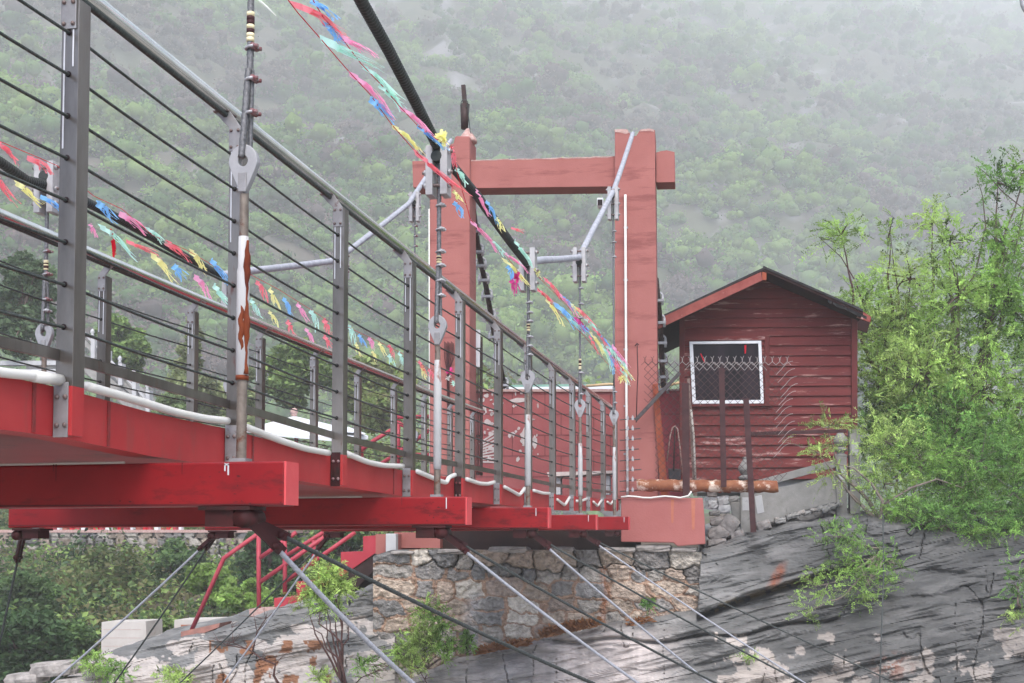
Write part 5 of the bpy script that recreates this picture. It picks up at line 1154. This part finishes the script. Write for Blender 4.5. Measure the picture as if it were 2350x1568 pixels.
tag(put(b, 'stone_fence'), 'distant pale stone fence rails at the left edge behind the wires', 'fence')
# white roof with a ball finial
pv = thing('pavilion', W(690, 1010, 40), 'distant pavilion with white conical roof and ball finial behind the railing', 'pavilion')
b = MB(); ap = W(640, 944, 40) + E2 * 1.6; ring = [W(566, 984, 40), W(600, 990, 39), W(760, 1004, 39), W(845, 1000, 40), W(800, 984, 42.5), W(640, 976, 43)]
b.add([ap] + ring + [p - np.array([0, 0, .12]) for p in ring], [(0, k + 1, (k + 1) % 6 + 1) for k in range(6)] + [(k + 1, k + 7, (k + 1) % 6 + 7, (k + 1) % 6 + 1) for k in range(6)], M_tent)
ap2 = W(760, 972, 40) + E2; b.add([ap2, W(690, 984, 39.6), W(842, 996, 39.6), W(800, 980, 42)], [(0, 1, 2), (0, 2, 3), (0, 3, 1)], M_tent); put(b, 'roof', pv)
b = MB(); b.ball(W(640, 934, 40) + E2 * 1.6, .13, M_chip, 8); b.tube([W(640, 938, 40) + E2 * 1.6, W(640, 946, 40) + E2 * 1.6], .1, M_chip, 8); put(b, 'finial', pv)
for x in (590, 680, 780, 830): b = MB(); b.tube([W(x, 996, 40.4), W(x, 1060, 40.4)], .07, M_step, 8); put(b, 'column', pv)
b = MB()
for k in range(26):
    x = 60 + k * 14; b.pxr(x, 1207 + (k * 37 % 5), x + 6 + (k * 13 % 5), 1217, 38.3 + (k % 3) * .4, .2, [M_step, M_white, M_brick, M_flag['crimson']][k % 4])
tag(put(b, 'stall_goods'), 'small red and white goods lined up along the terrace edge, seen under the beams', 'goods', kind='stuff')

# ================================================================== TREES AND SHRUBS
def branchy(b, p0, p1, r0_, r1_, m, seed, wig=.08, n=7):
    rr = random.Random(seed); p0 = np.asarray(p0, float); p1 = np.asarray(p1, float); L = np.linalg.norm(p1 - p0); P_ = []
    for i in range(n + 1):
        f = i / n; q = p0 + (p1 - p0) * f
        if 0 < i < n: q = q + np.array([rr.gauss(0, 1), rr.gauss(0, 1), rr.gauss(0, .7)]) * wig * L * .35
        P_.append(q)
    P_ = np.array(P_); P2 = P_.copy(); P2[1:-1] = (P_[:-2] + 2 * P_[1:-1] + P_[2:]) / 4
    b.tube(P2, [r0_ + (r1_ - r0_) * i / n for i in range(n + 1)], m, 6); return P2
def sprays(C, rad, n, tl, ll, cA, cB, g_, asp=.3, per=22, droop=.35, outward=.8):
    """feathery sprays: twigs with leaves set along both sides; returns leaf data and twig polylines"""
    C = np.asarray(C); d = g_.normal(size=(n, 3)); d /= np.linalg.norm(d, axis=1)[:, None]
    S = C + d * (g_.random(n) ** .55)[:, None] * np.asarray(rad)
    dirs = d * outward * .45 + g_.normal(size=(n, 3)) * .6 + np.array([0, 0, .4]); dirs /= np.linalg.norm(dirs, axis=1)[:, None]
    Ls = tl * (.5 + g_.random(n))
    t = np.linspace(.08, 1, per)[None, :, None]
    P_ = S[:, None] + dirs[:, None] * Ls[:, None, None] * t; P_[..., 2] -= (droop * Ls[:, None] * (t[..., 0] ** 2))
    side = np.cross(dirs, g_.normal(size=(n, 3))); side /= np.linalg.norm(side, axis=1)[:, None]
    sg = np.where(np.arange(per) % 2 == 0, 1, -1)[None, :, None]
    LD = (side[:, None] * sg + dirs[:, None] * .7 + g_.normal(size=(n, per, 3)) * .2); LD /= np.linalg.norm(LD, axis=2)[..., None]
    P_ = P_ + LD * ll * .5
    cl = (np.asarray(cA) * (1 - g_.random((n, 1))) + np.asarray(cB) * g_.random((n, 1))); cl = np.repeat(cl[:, None], per, 1).reshape(-1, 3)
    V_, F_, c = leaves_at(P_.reshape(-1, 3), ll, asp, (1, 1, 1), (1, 1, 1), g_, 0, .12, dirs=LD.reshape(-1, 3) * 2.2)
    return (V_, F_, np.repeat(cl, 4, 0) * c), [(S[i], S[i] + dirs[i] * Ls[i] - np.array([0, 0, droop * Ls[i]])) for i in range(n)]
LG = [s2l(150, 188, 92), s2l(180, 212, 118), s2l(112, 158, 80), s2l(192, 216, 126), s2l(134, 176, 90)]
def shrub(name, label, base, clusters, seed, cat='shrub', tl=.3, ll=.045, dens=1.75, bark=M_bark, asp=.3, group=None, trunk_r=.03, leafm=None, per=22, droop=.3, colset=None, tw=.0025, extra=()):
    """clusters: list of (centre, radii, nsprays, (colA, colB))"""
    t = thing(name, base, label, cat, group); g_ = np.random.default_rng(seed); parts = []; b = MB(); rr = random.Random(seed)
    for (C, rad, n, cs) in clusters:
        lf, tw_ = sprays(C, rad, int(n * dens), tl, ll, cs[0], cs[1], g_, asp, per, droop); parts.append(lf)
        mid = np.asarray(base) * .35 + np.asarray(C) * .65 + np.array([rr.gauss(0, .1), rr.gauss(0, .1), -.1])
        branchy(b, base, mid, trunk_r, trunk_r * .55, bark, seed + len(parts)); branchy(b, mid, C, trunk_r * .5, trunk_r * .08, bark, seed + 50 + len(parts))
        for k, (p, q) in enumerate(tw_):
            if k % 7 == 0: b.tube([p, (p + q) / 2 + np.array([0, 0, .02]), q], [tw * 1.4, tw, tw * .6], bark, 3, caps=False)
            if k % 18 == 0: branchy(b, C, p, trunk_r * .25, tw, bark, seed + k, n=4)
    for (pts, r) in extra: b.tube([base] + list(pts), [r[0] * 1.1] + list(r), bark, 6)
    put(b, 'branches', t); fastmesh('foliage', *merge(parts), leafm or M_leafn, t)
    return t
def cl(x, y, d, rx, ry, n, c1=0, c2=1, rd=None):
    s = d / F; return (W(x, y, d), (rx * s, (rd or rx) * s, ry * s), n, (LG[c1], LG[c2]))
# right side: feathery light green trees behind and beside the hut
shrub('acacia_tree', 'tall feathery light green tree at the right edge with wispy top branches', W(2200, 1180, 20.5),
      [cl(2250, 900, 20.5, 120, 150, 300, 0, 1), cl(2120, 860, 20.5, 90, 110, 210, 1, 3), cl(2310, 700, 20.8, 90, 110, 220, 0, 4), cl(2200, 680, 20.6, 90, 90, 130, 1, 0), cl(2300, 560, 21, 60, 70, 80, 4, 0), cl(2330, 1040, 20, 90, 120, 240, 2, 0), cl(2170, 1020, 20, 110, 110, 240, 4, 2), cl(2290, 420, 21, 45, 35, 26, 2, 4), cl(2345, 400, 21, 30, 50, 26, 2, 0), cl(2420, 800, 20.5, 90, 200, 200, 0, 2), cl(2180, 560, 21, 40, 60, 36, 1, 0)],
      101, 'tree', dens=2.0, tl=.34, ll=.058, trunk_r=.075, asp=.34, extra=[([W(2200, 720, 20.8), W(2240, 620, 20.9), W(2262, 520, 21), W(2255, 450, 21), W(2240, 400, 21)], [.02, .016, .012, .008, .004]), ([W(2350, 480, 21), W(2300, 440, 21), W(2265, 400, 21), W(2240, 380, 21)], [.012, .009, .006, .004])])
shrub('acacia_tree', 'bushy light green tree rising directly behind the right eave of the hut', W(2080, 1080, 22),
      [cl(2030, 760, 22, 90, 90, 190, 1, 3), cl(1985, 690, 22, 60, 60, 70, 1, 0), cl(2090, 640, 22, 90, 60, 80, 3, 1), cl(1930, 540, 22, 60, 36, 40, 1, 0), cl(2020, 880, 21.5, 60, 110, 170, 0, 1), cl(2100, 960, 21.5, 90, 90, 200, 0, 4), cl(2140, 510, 22, 30, 34, 26, 3, 1), cl(2040, 540, 22, 20, 50, 10, 1, 0), cl(2110, 760, 22, 70, 80, 130, 0, 1), cl(2000, 1000, 21.5, 50, 60, 90, 4, 2)],
      102, 'tree', dens=1.9, tl=.34, ll=.055, trunk_r=.06, asp=.34, bark=M_barkr, extra=[([W(2030, 830, 22), W(1990, 720, 22), W(1960, 640, 22), W(1930, 590, 22), W(1880, 545, 22)], [.022, .016, .012, .008, .004]), ([W(2070, 780, 22), W(2060, 660, 22), W(2050, 600, 22), W(2040, 500, 22)], [.016, .012, .008, .003]), ([W(2060, 660, 22), W(2090, 620, 22), W(2140, 600, 22), W(2200, 610, 22)], [.014, .011, .008, .005])])
shrub('thorn_shrub', 'dense spreading shrub on the rock ledge right of the balustrade', W(2060, 1240, 18.8),
      [cl(2030, 1010, 18.9, 90, 60, 150, 3, 1), cl(2120, 1060, 18.8, 90, 60, 160, 4, 0), cl(2030, 1110, 18.7, 80, 40, 90, 3, 0), cl(2180, 1120, 18.8, 90, 60, 170, 2, 0), cl(1900, 980, 18.7, 46, 22, 24, 3, 1), cl(2250, 1060, 19, 90, 90, 190, 2, 4), cl(2330, 1130, 18.8, 70, 90, 140, 2, 0), cl(2100, 1180, 18.6, 70, 30, 60, 2, 4), cl(1880, 1040, 18.6, 46, 20, 18, 3, 1), cl(1910, 1090, 18.5, 50, 26, 22, 3, 1)],
      103, dens=1.7, tl=.26, ll=.042, trunk_r=.04, bark=M_barkp, extra=[([W(2030, 1270, 18.5), W(2020, 1200, 18.4), W(2025, 1150, 18.4), W(2000, 1110, 18.4), W(1960, 1075, 18.4), W(1900, 1060, 18.4)], [.04, .034, .026, .018, .012, .005]), ([W(2025, 1160, 18.4), W(2090, 1120, 18.4), W(2150, 1100, 18.4), W(2210, 1120, 18.4)], [.024, .018, .012, .006]), ([W(2040, 1260, 18.2), W(2080, 1300, 18), W(2110, 1330, 17.8), W(2170, 1340, 17.8)], [.03, .02, .014, .006])])
shrub('thorn_shrub', 'loose shrub hanging down over the grey rock below the balustrade', W(2030, 1260, 18),
      [cl(1930, 1230, 17.5, 70, 36, 50, 2, 0), cl(1960, 1290, 17.2, 60, 40, 44, 0, 4), cl(1900, 1340, 16.9, 60, 40, 30, 0, 1), cl(1990, 1330, 17.0, 60, 30, 36, 4, 0), cl(2040, 1290, 17.3, 40, 50, 30, 2, 0), cl(1860, 1400, 16.6, 40, 26, 12, 0, 1), cl(1980, 1370, 16.8, 40, 16, 12, 0, 1)],
      104, tl=.2, ll=.036, trunk_r=.026, bark=M_barkp)
shrub('thorn_shrub', 'dark green undergrowth at the far right above the rock', W(2300, 1240, 18.9), [cl(2260, 1180, 18.6, 90, 36, 120, 2, 4), cl(2340, 1200, 18.6, 60, 60, 110, 2, 2), cl(2150, 1190, 18.4, 80, 30, 90, 2, 4), cl(2280, 1225, 18.2, 70, 26, 60, 2, 0), cl(2060, 1170, 18.3, 50, 26, 50, 4, 0), cl(2390, 1100, 18.8, 80, 100, 160, 2, 4)], 105, tl=.24, ll=.042)
shrub('thorn_shrub', 'small light green sprig clinging to the rock at the right edge', W(2345, 1400, 17.4), [cl(2335, 1350, 17.2, 30, 70, 40, 2, 4), cl(2332, 1430, 17.1, 18, 36, 24, 3, 1), cl(2340, 1530, 17, 20, 20, 12, 3, 1)], 106, tl=.16, ll=.036)
shrub('wall_shrub', 'bright green bush growing from the foot of the stone abutment', W(985, 1530, 17.2), [cl(965, 1470, 17.1, 46, 40, 120, 1, 3), cl(930, 1500, 17.1, 36, 26, 60, 1, 0), cl(975, 1400, 17.2, 22, 26, 36, 0, 1), cl(1010, 1440, 17.2, 30, 50, 60, 2, 0), cl(950, 1530, 17, 34, 16, 24, 1, 3), cl(1020, 1490, 17.1, 26, 20, 44, 0, 4)], 107, tl=.17, ll=.036, trunk_r=.016)
shrub('wall_shrub', 'small dark green tuft right of the bright bush on the abutment', W(1068, 1500, 17.3), [cl(1070, 1478, 17.25, 16, 18, 44, 2, 0), cl(1072, 1462, 17.25, 9, 12, 14, 2, 4)], 108, tl=.1, ll=.032, trunk_r=.01)
shrub('wall_shrub', 'tiny green tuft high on the right end of the abutment', W(1490, 1400, 17.5), [cl(1488, 1386, 17.5, 14, 10, 26, 2, 2)], 109, tl=.08, ll=.03, trunk_r=.008)
shrub('young_locust', 'fresh green sapling in front of the crimson steps, on a bare crooked stem', W(787, 1568, 16.8),
      [cl(760, 1320, 17, 34, 24, 50, 3, 1), cl(740, 1350, 17, 40, 26, 50, 3, 1), cl(780, 1350, 17, 30, 24, 44, 1, 3), cl(700, 1370, 17, 30, 14, 26, 3, 1), cl(745, 1385, 16.9, 34, 20, 36, 1, 0), cl(735, 1305, 17, 16, 12, 14, 1, 3)], 110, tl=.2, ll=.042, trunk_r=.018, bark=M_barkr,
      extra=[([W(793, 1568, 16.7), W(785, 1530, 16.7), W(776, 1510, 16.7), W(750, 1490, 16.7), W(738, 1455, 16.7), W(712, 1440, 16.7)], [.022, .018, .014, .011, .008, .004]), ([W(778, 1512, 16.7), W(787, 1480, 16.7), W(765, 1455, 16.7), W(732, 1432, 16.7), W(735, 1400, 16.8)], [.016, .014, .012, .009, .005]), ([W(787, 1482, 16.7), W(800, 1465, 16.7), W(800, 1440, 16.7), W(793, 1420, 16.7)], [.01, .008, .006, .003])])
def bare(label, base, paths, seed):
    t = thing('bare_shrub', base, label, 'shrub', 'leafless shrubs on the rock ledge'); b = MB(); rr = random.Random(seed)
    for pts, r in paths:
        P_ = [W(x, y, 16.9 - .0 * i) for i, (x, y) in enumerate(pts)]; n = len(P_); b.tube(P_, [r * (1 - .8 * i / (n - 1)) for i in range(n)], M_barkr, 6)
        for i in range(1, n):
            for q in range(3):
                e = P_[i] + np.array([rr.gauss(0, .16), rr.gauss(0, .1), abs(rr.gauss(.08, .12))]); b.tube([P_[i], (P_[i] + e) / 2 + np.array([rr.gauss(0, .02), 0, .01]), e], [.005, .0035, .0015], M_barkr, 4, caps=False)
    put(b, 'twigs', t)
bare('leafless reddish shrub forking across the pale rock left of the sapling', W(640, 1568, 16.9), [([(645, 1580), (628, 1550), (632, 1525), (600, 1512), (570, 1490), (520, 1480), (500, 1470)], .02), ([(580, 1495), (590, 1450), (610, 1420), (640, 1395)], .012), ([(570, 1492), (535, 1475), (532, 1440)], .009)], 1)
bare('leafless twiggy shrub at the bottom between sapling and abutment', W(800, 1590, 16.9), [([(800, 1585), (830, 1555), (865, 1540), (890, 1530)], .01), ([(990, 1590), (975, 1560), (960, 1535), (948, 1522)], .008)], 2)
for k, (x, y, rx, ry, n, c1, c2, lb) in enumerate([(215, 1520, 44, 22, 60, 1, 0, 'light green shrub on the ledge below the left concrete block'), (265, 1545, 40, 22, 50, 2, 0, 'darker green shrub at the bottom below the left concrete block'), (400, 1555, 46, 20, 70, 3, 1, 'bright green shrub at the bottom left of centre on the pale rock'),
        (740, 1555, 34, 14, 34, 3, 1, 'low bright green sprigs at the bottom beside the sapling stem'), (840, 1530, 30, 18, 34, 2, 0, 'small green sprigs at the foot of the abutment corner'), (1720, 1510, 14, 10, 10, 1, 0, 'tiny pale green tuft on the white stained rock')]):
    shrub('rock_shrub', lb, W(x, y + ry, 17), [cl(x, y, 16.9, rx, ry, n, c1, c2)], 120 + k, tl=.14, ll=.036, trunk_r=.008, group='low shrubs on the rocks')
# trees of the far bank (left)
def fartree(name, label, x, y, d, rx, ry, n, cA, cB, seed, ll=.16, shape='oval', group='trees on the far bank', bark=M_bark):
    n = int(n * 1.4)
    s = d / F; base = Q(x, y + ry, d); t = thing(name, base, label, 'tree', group); g_ = np.random.default_rng(seed); parts = []
    m = max(8, int(n / 260))
    b = MB(); top = Q(x, y - ry * .5, d); branchy(b, base, top, .12, .03, bark, seed)
    for k in range(m):
        if shape == 'cone':
            f = g_.random() ** .8; hw = (1 - f) * rx + 4; px = x + g_.normal() * hw * .45; py = y + ry - f * 2 * ry; rr_ = (hw * .5 + 5) * s
        else:
            a = g_.random() * 6.283; q = g_.random() ** .5; px = x + math.cos(a) * rx * q * .85; py = y + math.sin(a) * ry * q * .85; rr_ = min(rx, ry) * s * (.28 + .2 * g_.random())
        C = Q(px, py, d + g_.normal() * rx * s * .3); tone_ = g_.uniform(.6, 1.35)
        parts.append(leafcloud(C, (rr_, rr_, rr_ * .8), n // m, ll, .5, np.array(cA) * tone_, np.array(cB) * tone_, .1 if shape != 'cone' else -.3, seed * 100 + k, .45, .2))
        branchy(b, (base + top) / 2, C, .04, .012, bark, seed + k, n=4)
    put(b, 'trunk', t); fastmesh('crown', *merge(parts), M_leaf, t)
DG, MG, BG, YG = s2l(72, 98, 60), s2l(104, 132, 76), s2l(126, 124, 82), s2l(146, 172, 94)
JT = [('juniper_tree', 'dark green juniper behind the wires at the left edge', 55, 700, 46, 70, 130, 9000, s2l(112, 136, 96), s2l(92, 118, 82), 'oval'),  # upper conifers coloured lighter to stand in for haze
      ('juniper_tree', 'brownish green conifer between the second and far railing posts', 440, 850, 48, 80, 120, 6000, s2l(142, 150, 106), s2l(156, 170, 116), 'cone'),
      ('juniper_tree', 'slim dark conifer left of the white pavilion roof', 560, 900, 47, 46, 100, 3500, s2l(134, 150, 106), s2l(150, 160, 112), 'cone'),
      ('broadleaf_tree', 'light green tree behind the far railing between hanger and third post', 680, 860, 50, 80, 80, 7000, YG, MG, 'oval'),
      ('broadleaf_tree', 'pale green tree beyond the railing left of the portal', 870, 900, 52, 80, 90, 6000, YG, BG, 'oval'),
      ('broadleaf_tree', 'soft green tree above the stone staircase', 280, 800, 52, 60, 80, 6000, YG, MG, 'oval'),
      ('juniper_tree', 'dark narrow conifer right of the stone staircase', 395, 960, 44, 40, 60, 2600, s2l(120, 142, 96), s2l(130, 150, 100), 'oval'),
      ('juniper_tree', 'brownish green conifer in front of the retaining wall under the beams', 250, 1400, 34, 110, 150, 16000, BG, MG, 'oval'),
      ('broadleaf_tree', 'dark green tree filling the bottom left corner', 60, 1500, 24.5, 110, 90, 14000, DG, s2l(70, 96, 60), 'oval'),
      ('broadleaf_tree', 'mid green tree at the left edge below the beams', 60, 1380, 30, 80, 60, 8000, MG, DG, 'oval'),
      ('broadleaf_tree', 'green tree in the middle below the beams beside the pale guy rope', 400, 1330, 36, 70, 90, 8000, DG, MG, 'oval'),
      ('broadleaf_tree', 'fresh green bush below the third crossbeam', 480, 1340, 30, 50, 56, 4000, YG, LG[0], 'oval'),
      ('broadleaf_tree', 'fresh green bush behind the crimson stair rails', 560, 1370, 29, 60, 40, 5000, YG, LG[0], 'oval'),
      ('juniper_tree', 'dark conifer behind the crimson stair railing posts', 620, 1290, 34, 70, 80, 9000, DG, DG, 'oval'),
      ('juniper_tree', 'green conifer behind the upper crimson steps', 790, 1265, 34, 90, 60, 8000, DG, MG, 'oval'),
      ('broadleaf_tree', 'low green shrub between the two concrete blocks', 365, 1440, 26, 30, 30, 2500, YG, MG, 'oval'),
      ('broadleaf_tree', 'dark green tree left of the square concrete block', 160, 1480, 25, 60, 60, 7000, DG, MG, 'oval'),
      ('broadleaf_tree', 'green thicket right of the stair foot above the rock ledge', 680, 1350, 31, 60, 40, 5000, MG, DG, 'oval')]
for k, (nm, lb, x, y, d, rx, ry, n, a, c, sh) in enumerate(JT): fartree(nm, lb, x, y, d, rx, ry, n, a, c, 200 + k, ll=.0062 * d ** .95, shape=sh)
# scrub over the far bank
g_ = np.random.default_rng(99); parts = []
for k in range(620):
    x = g_.uniform(-80, 1000); d = g_.uniform(26, 56); f = (d - 21.5) / 34.; y = 1660 - 430 * min(1, f * 40 / 26) ** .75
    sz = g_.uniform(.5, 1.5); c = [DG, MG, BG, YG][g_.integers(0, 4)]
    parts.append(leafcloud(Q(x, y - 12, d), (sz, sz, sz * .7), 150, .17, .5, c, np.array(c) * .75, .1, 900 + k, .5, .2))
for k in range(260):
    x = g_.uniform(-80, 1500); d = g_.uniform(54, 66); y = g_.uniform(1040, 1240) if x < 1000 else g_.uniform(900, 1100)
    sz = g_.uniform(1, 2.4); c = [YG, MG, BG, YG][g_.integers(0, 4)]
    parts.append(leafcloud(Q(x, y, d), (sz, sz, sz * .8), 150, .3, .5, c, np.array(c) * .75, .1, 1900 + k, .5, .2))
tag(fastmesh('undergrowth', *merge(parts), M_leaf), 'tangled green undergrowth covering the far bank', 'undergrowth', kind='stuff')
# dry grass on the ledge
rr = random.Random(77); b = MB()
for (x0, x1, y0, y1, n, h) in [(1085, 1215, 1494, 1470, 420, 20), (1240, 1370, 1455, 1428, 520, 30), (1440, 1490, 1425, 1418, 90, 12)]:
    for k in range(n):
        f = rr.random(); x = x0 + (x1 - x0) * f; y = y0 + (y1 - y0) * f + rr.uniform(0, 12); hh = h * rr.uniform(.4, 1.1) * (1 - .6 * abs(f - .5)); dx = rr.uniform(-9, 14)
        D = 17.75 - rr.random() * .25; b.add([W(x - .8, y, D), W(x + .8, y, D), W(x + dx, y - hh * .7, D - .05), W(x + dx * 1.6, y - hh * .8 + 4, D - .12)], [(0, 1, 2), (1, 3, 2)], M_grass)
tag(put(b, 'dry_grass'), 'tufts of orange brown dry grass along the ledge under the stone abutment', 'dry grass', kind='stuff')
# loose stones bottom left
for k, (x, y, wd, h, a, lb) in enumerate([(130, 1534, 120, 34, .08, 'long flat grey stone lying on top of the pile at the bottom left'), (65, 1556, 90, 26, .05, 'rounded grey stone at the bottom left end of the pile'), (190, 1565, 110, 22, .02, 'pale smooth stone at the very bottom left of the ledge'), (225, 1545, 50, 24, .3, 'small grey stone right of the long flat stone')]):
    b = MB(); b.stone(W(x, y, 17.3), (wd * .0061, .5, h * .0065), M_stone, 400 + k, a); tag(put(b, 'ledge_stone'), lb, 'stone', 'loose stones at the bottom left')
# black cable hanging down the rock at the right
b = MB(); b.tube([W(2026, 1180, 17.4), W(2028, 1300, 17.0), W(2024, 1420, 16.6), W(2018, 1600, 16.0)], .009, M_guyd, 6); tag(put(b, 'hanging_cable'), 'thin black cable hanging straight down the grey rock at the right', 'cable')
b = MB(); c0 = Q(2385, -22, 6); b.tube([Q(2388 + 42 * math.cos(a), -2 + 44 * math.sin(a), 6) for a in np.linspace(.4, 6.0, 26)], .013, M_clip, 8)
tag(put(b, 'metal_ring'), 'edge of a grey metal ring at the top right corner', 'ring')

# ================================================================== HAZE
hz = MB(); hz.box(-1500, 1500, -130, 1250, -13, 560, None) if False else None
me = bpy.data.meshes.new('haze'); x0, x1, y0, y1, z0, z1 = -2800, 2800, -140, 2500, -12.2, 1010
me.from_pydata([(x0, y0, z0), (x1, y0, z0), (x1, y1, z0), (x0, y1, z0), (x0, y0, z1), (x1, y0, z1), (x1, y1, z1), (x0, y1, z1)], [], [(3, 2, 1, 0), (4, 5, 6, 7), (0, 1, 5, 4), (1, 2, 6, 5), (2, 3, 7, 6), (3, 0, 4, 7)])
hm = bpy.data.materials.new('haze'); hm.use_nodes = True; hn = hm.node_tree; hn.nodes.clear(); ho = hn.nodes.new('ShaderNodeOutputMaterial'); pv_ = hn.nodes.new('ShaderNodeVolumePrincipled')
pv_.inputs['Color'].default_value = (.97, .988, .98, 1); pv_.inputs['Density'].default_value = .00100; pv_.inputs['Anisotropy'].default_value = -0.45
hn.links.new(pv_.outputs[0], ho.inputs['Volume']); me.materials.append(hm); hzo = bpy.data.objects.new('haze', me); COL.objects.link(hzo); tag(hzo, 'pale mist filling the valley', 'haze', kind='stuff')
zmax = 0
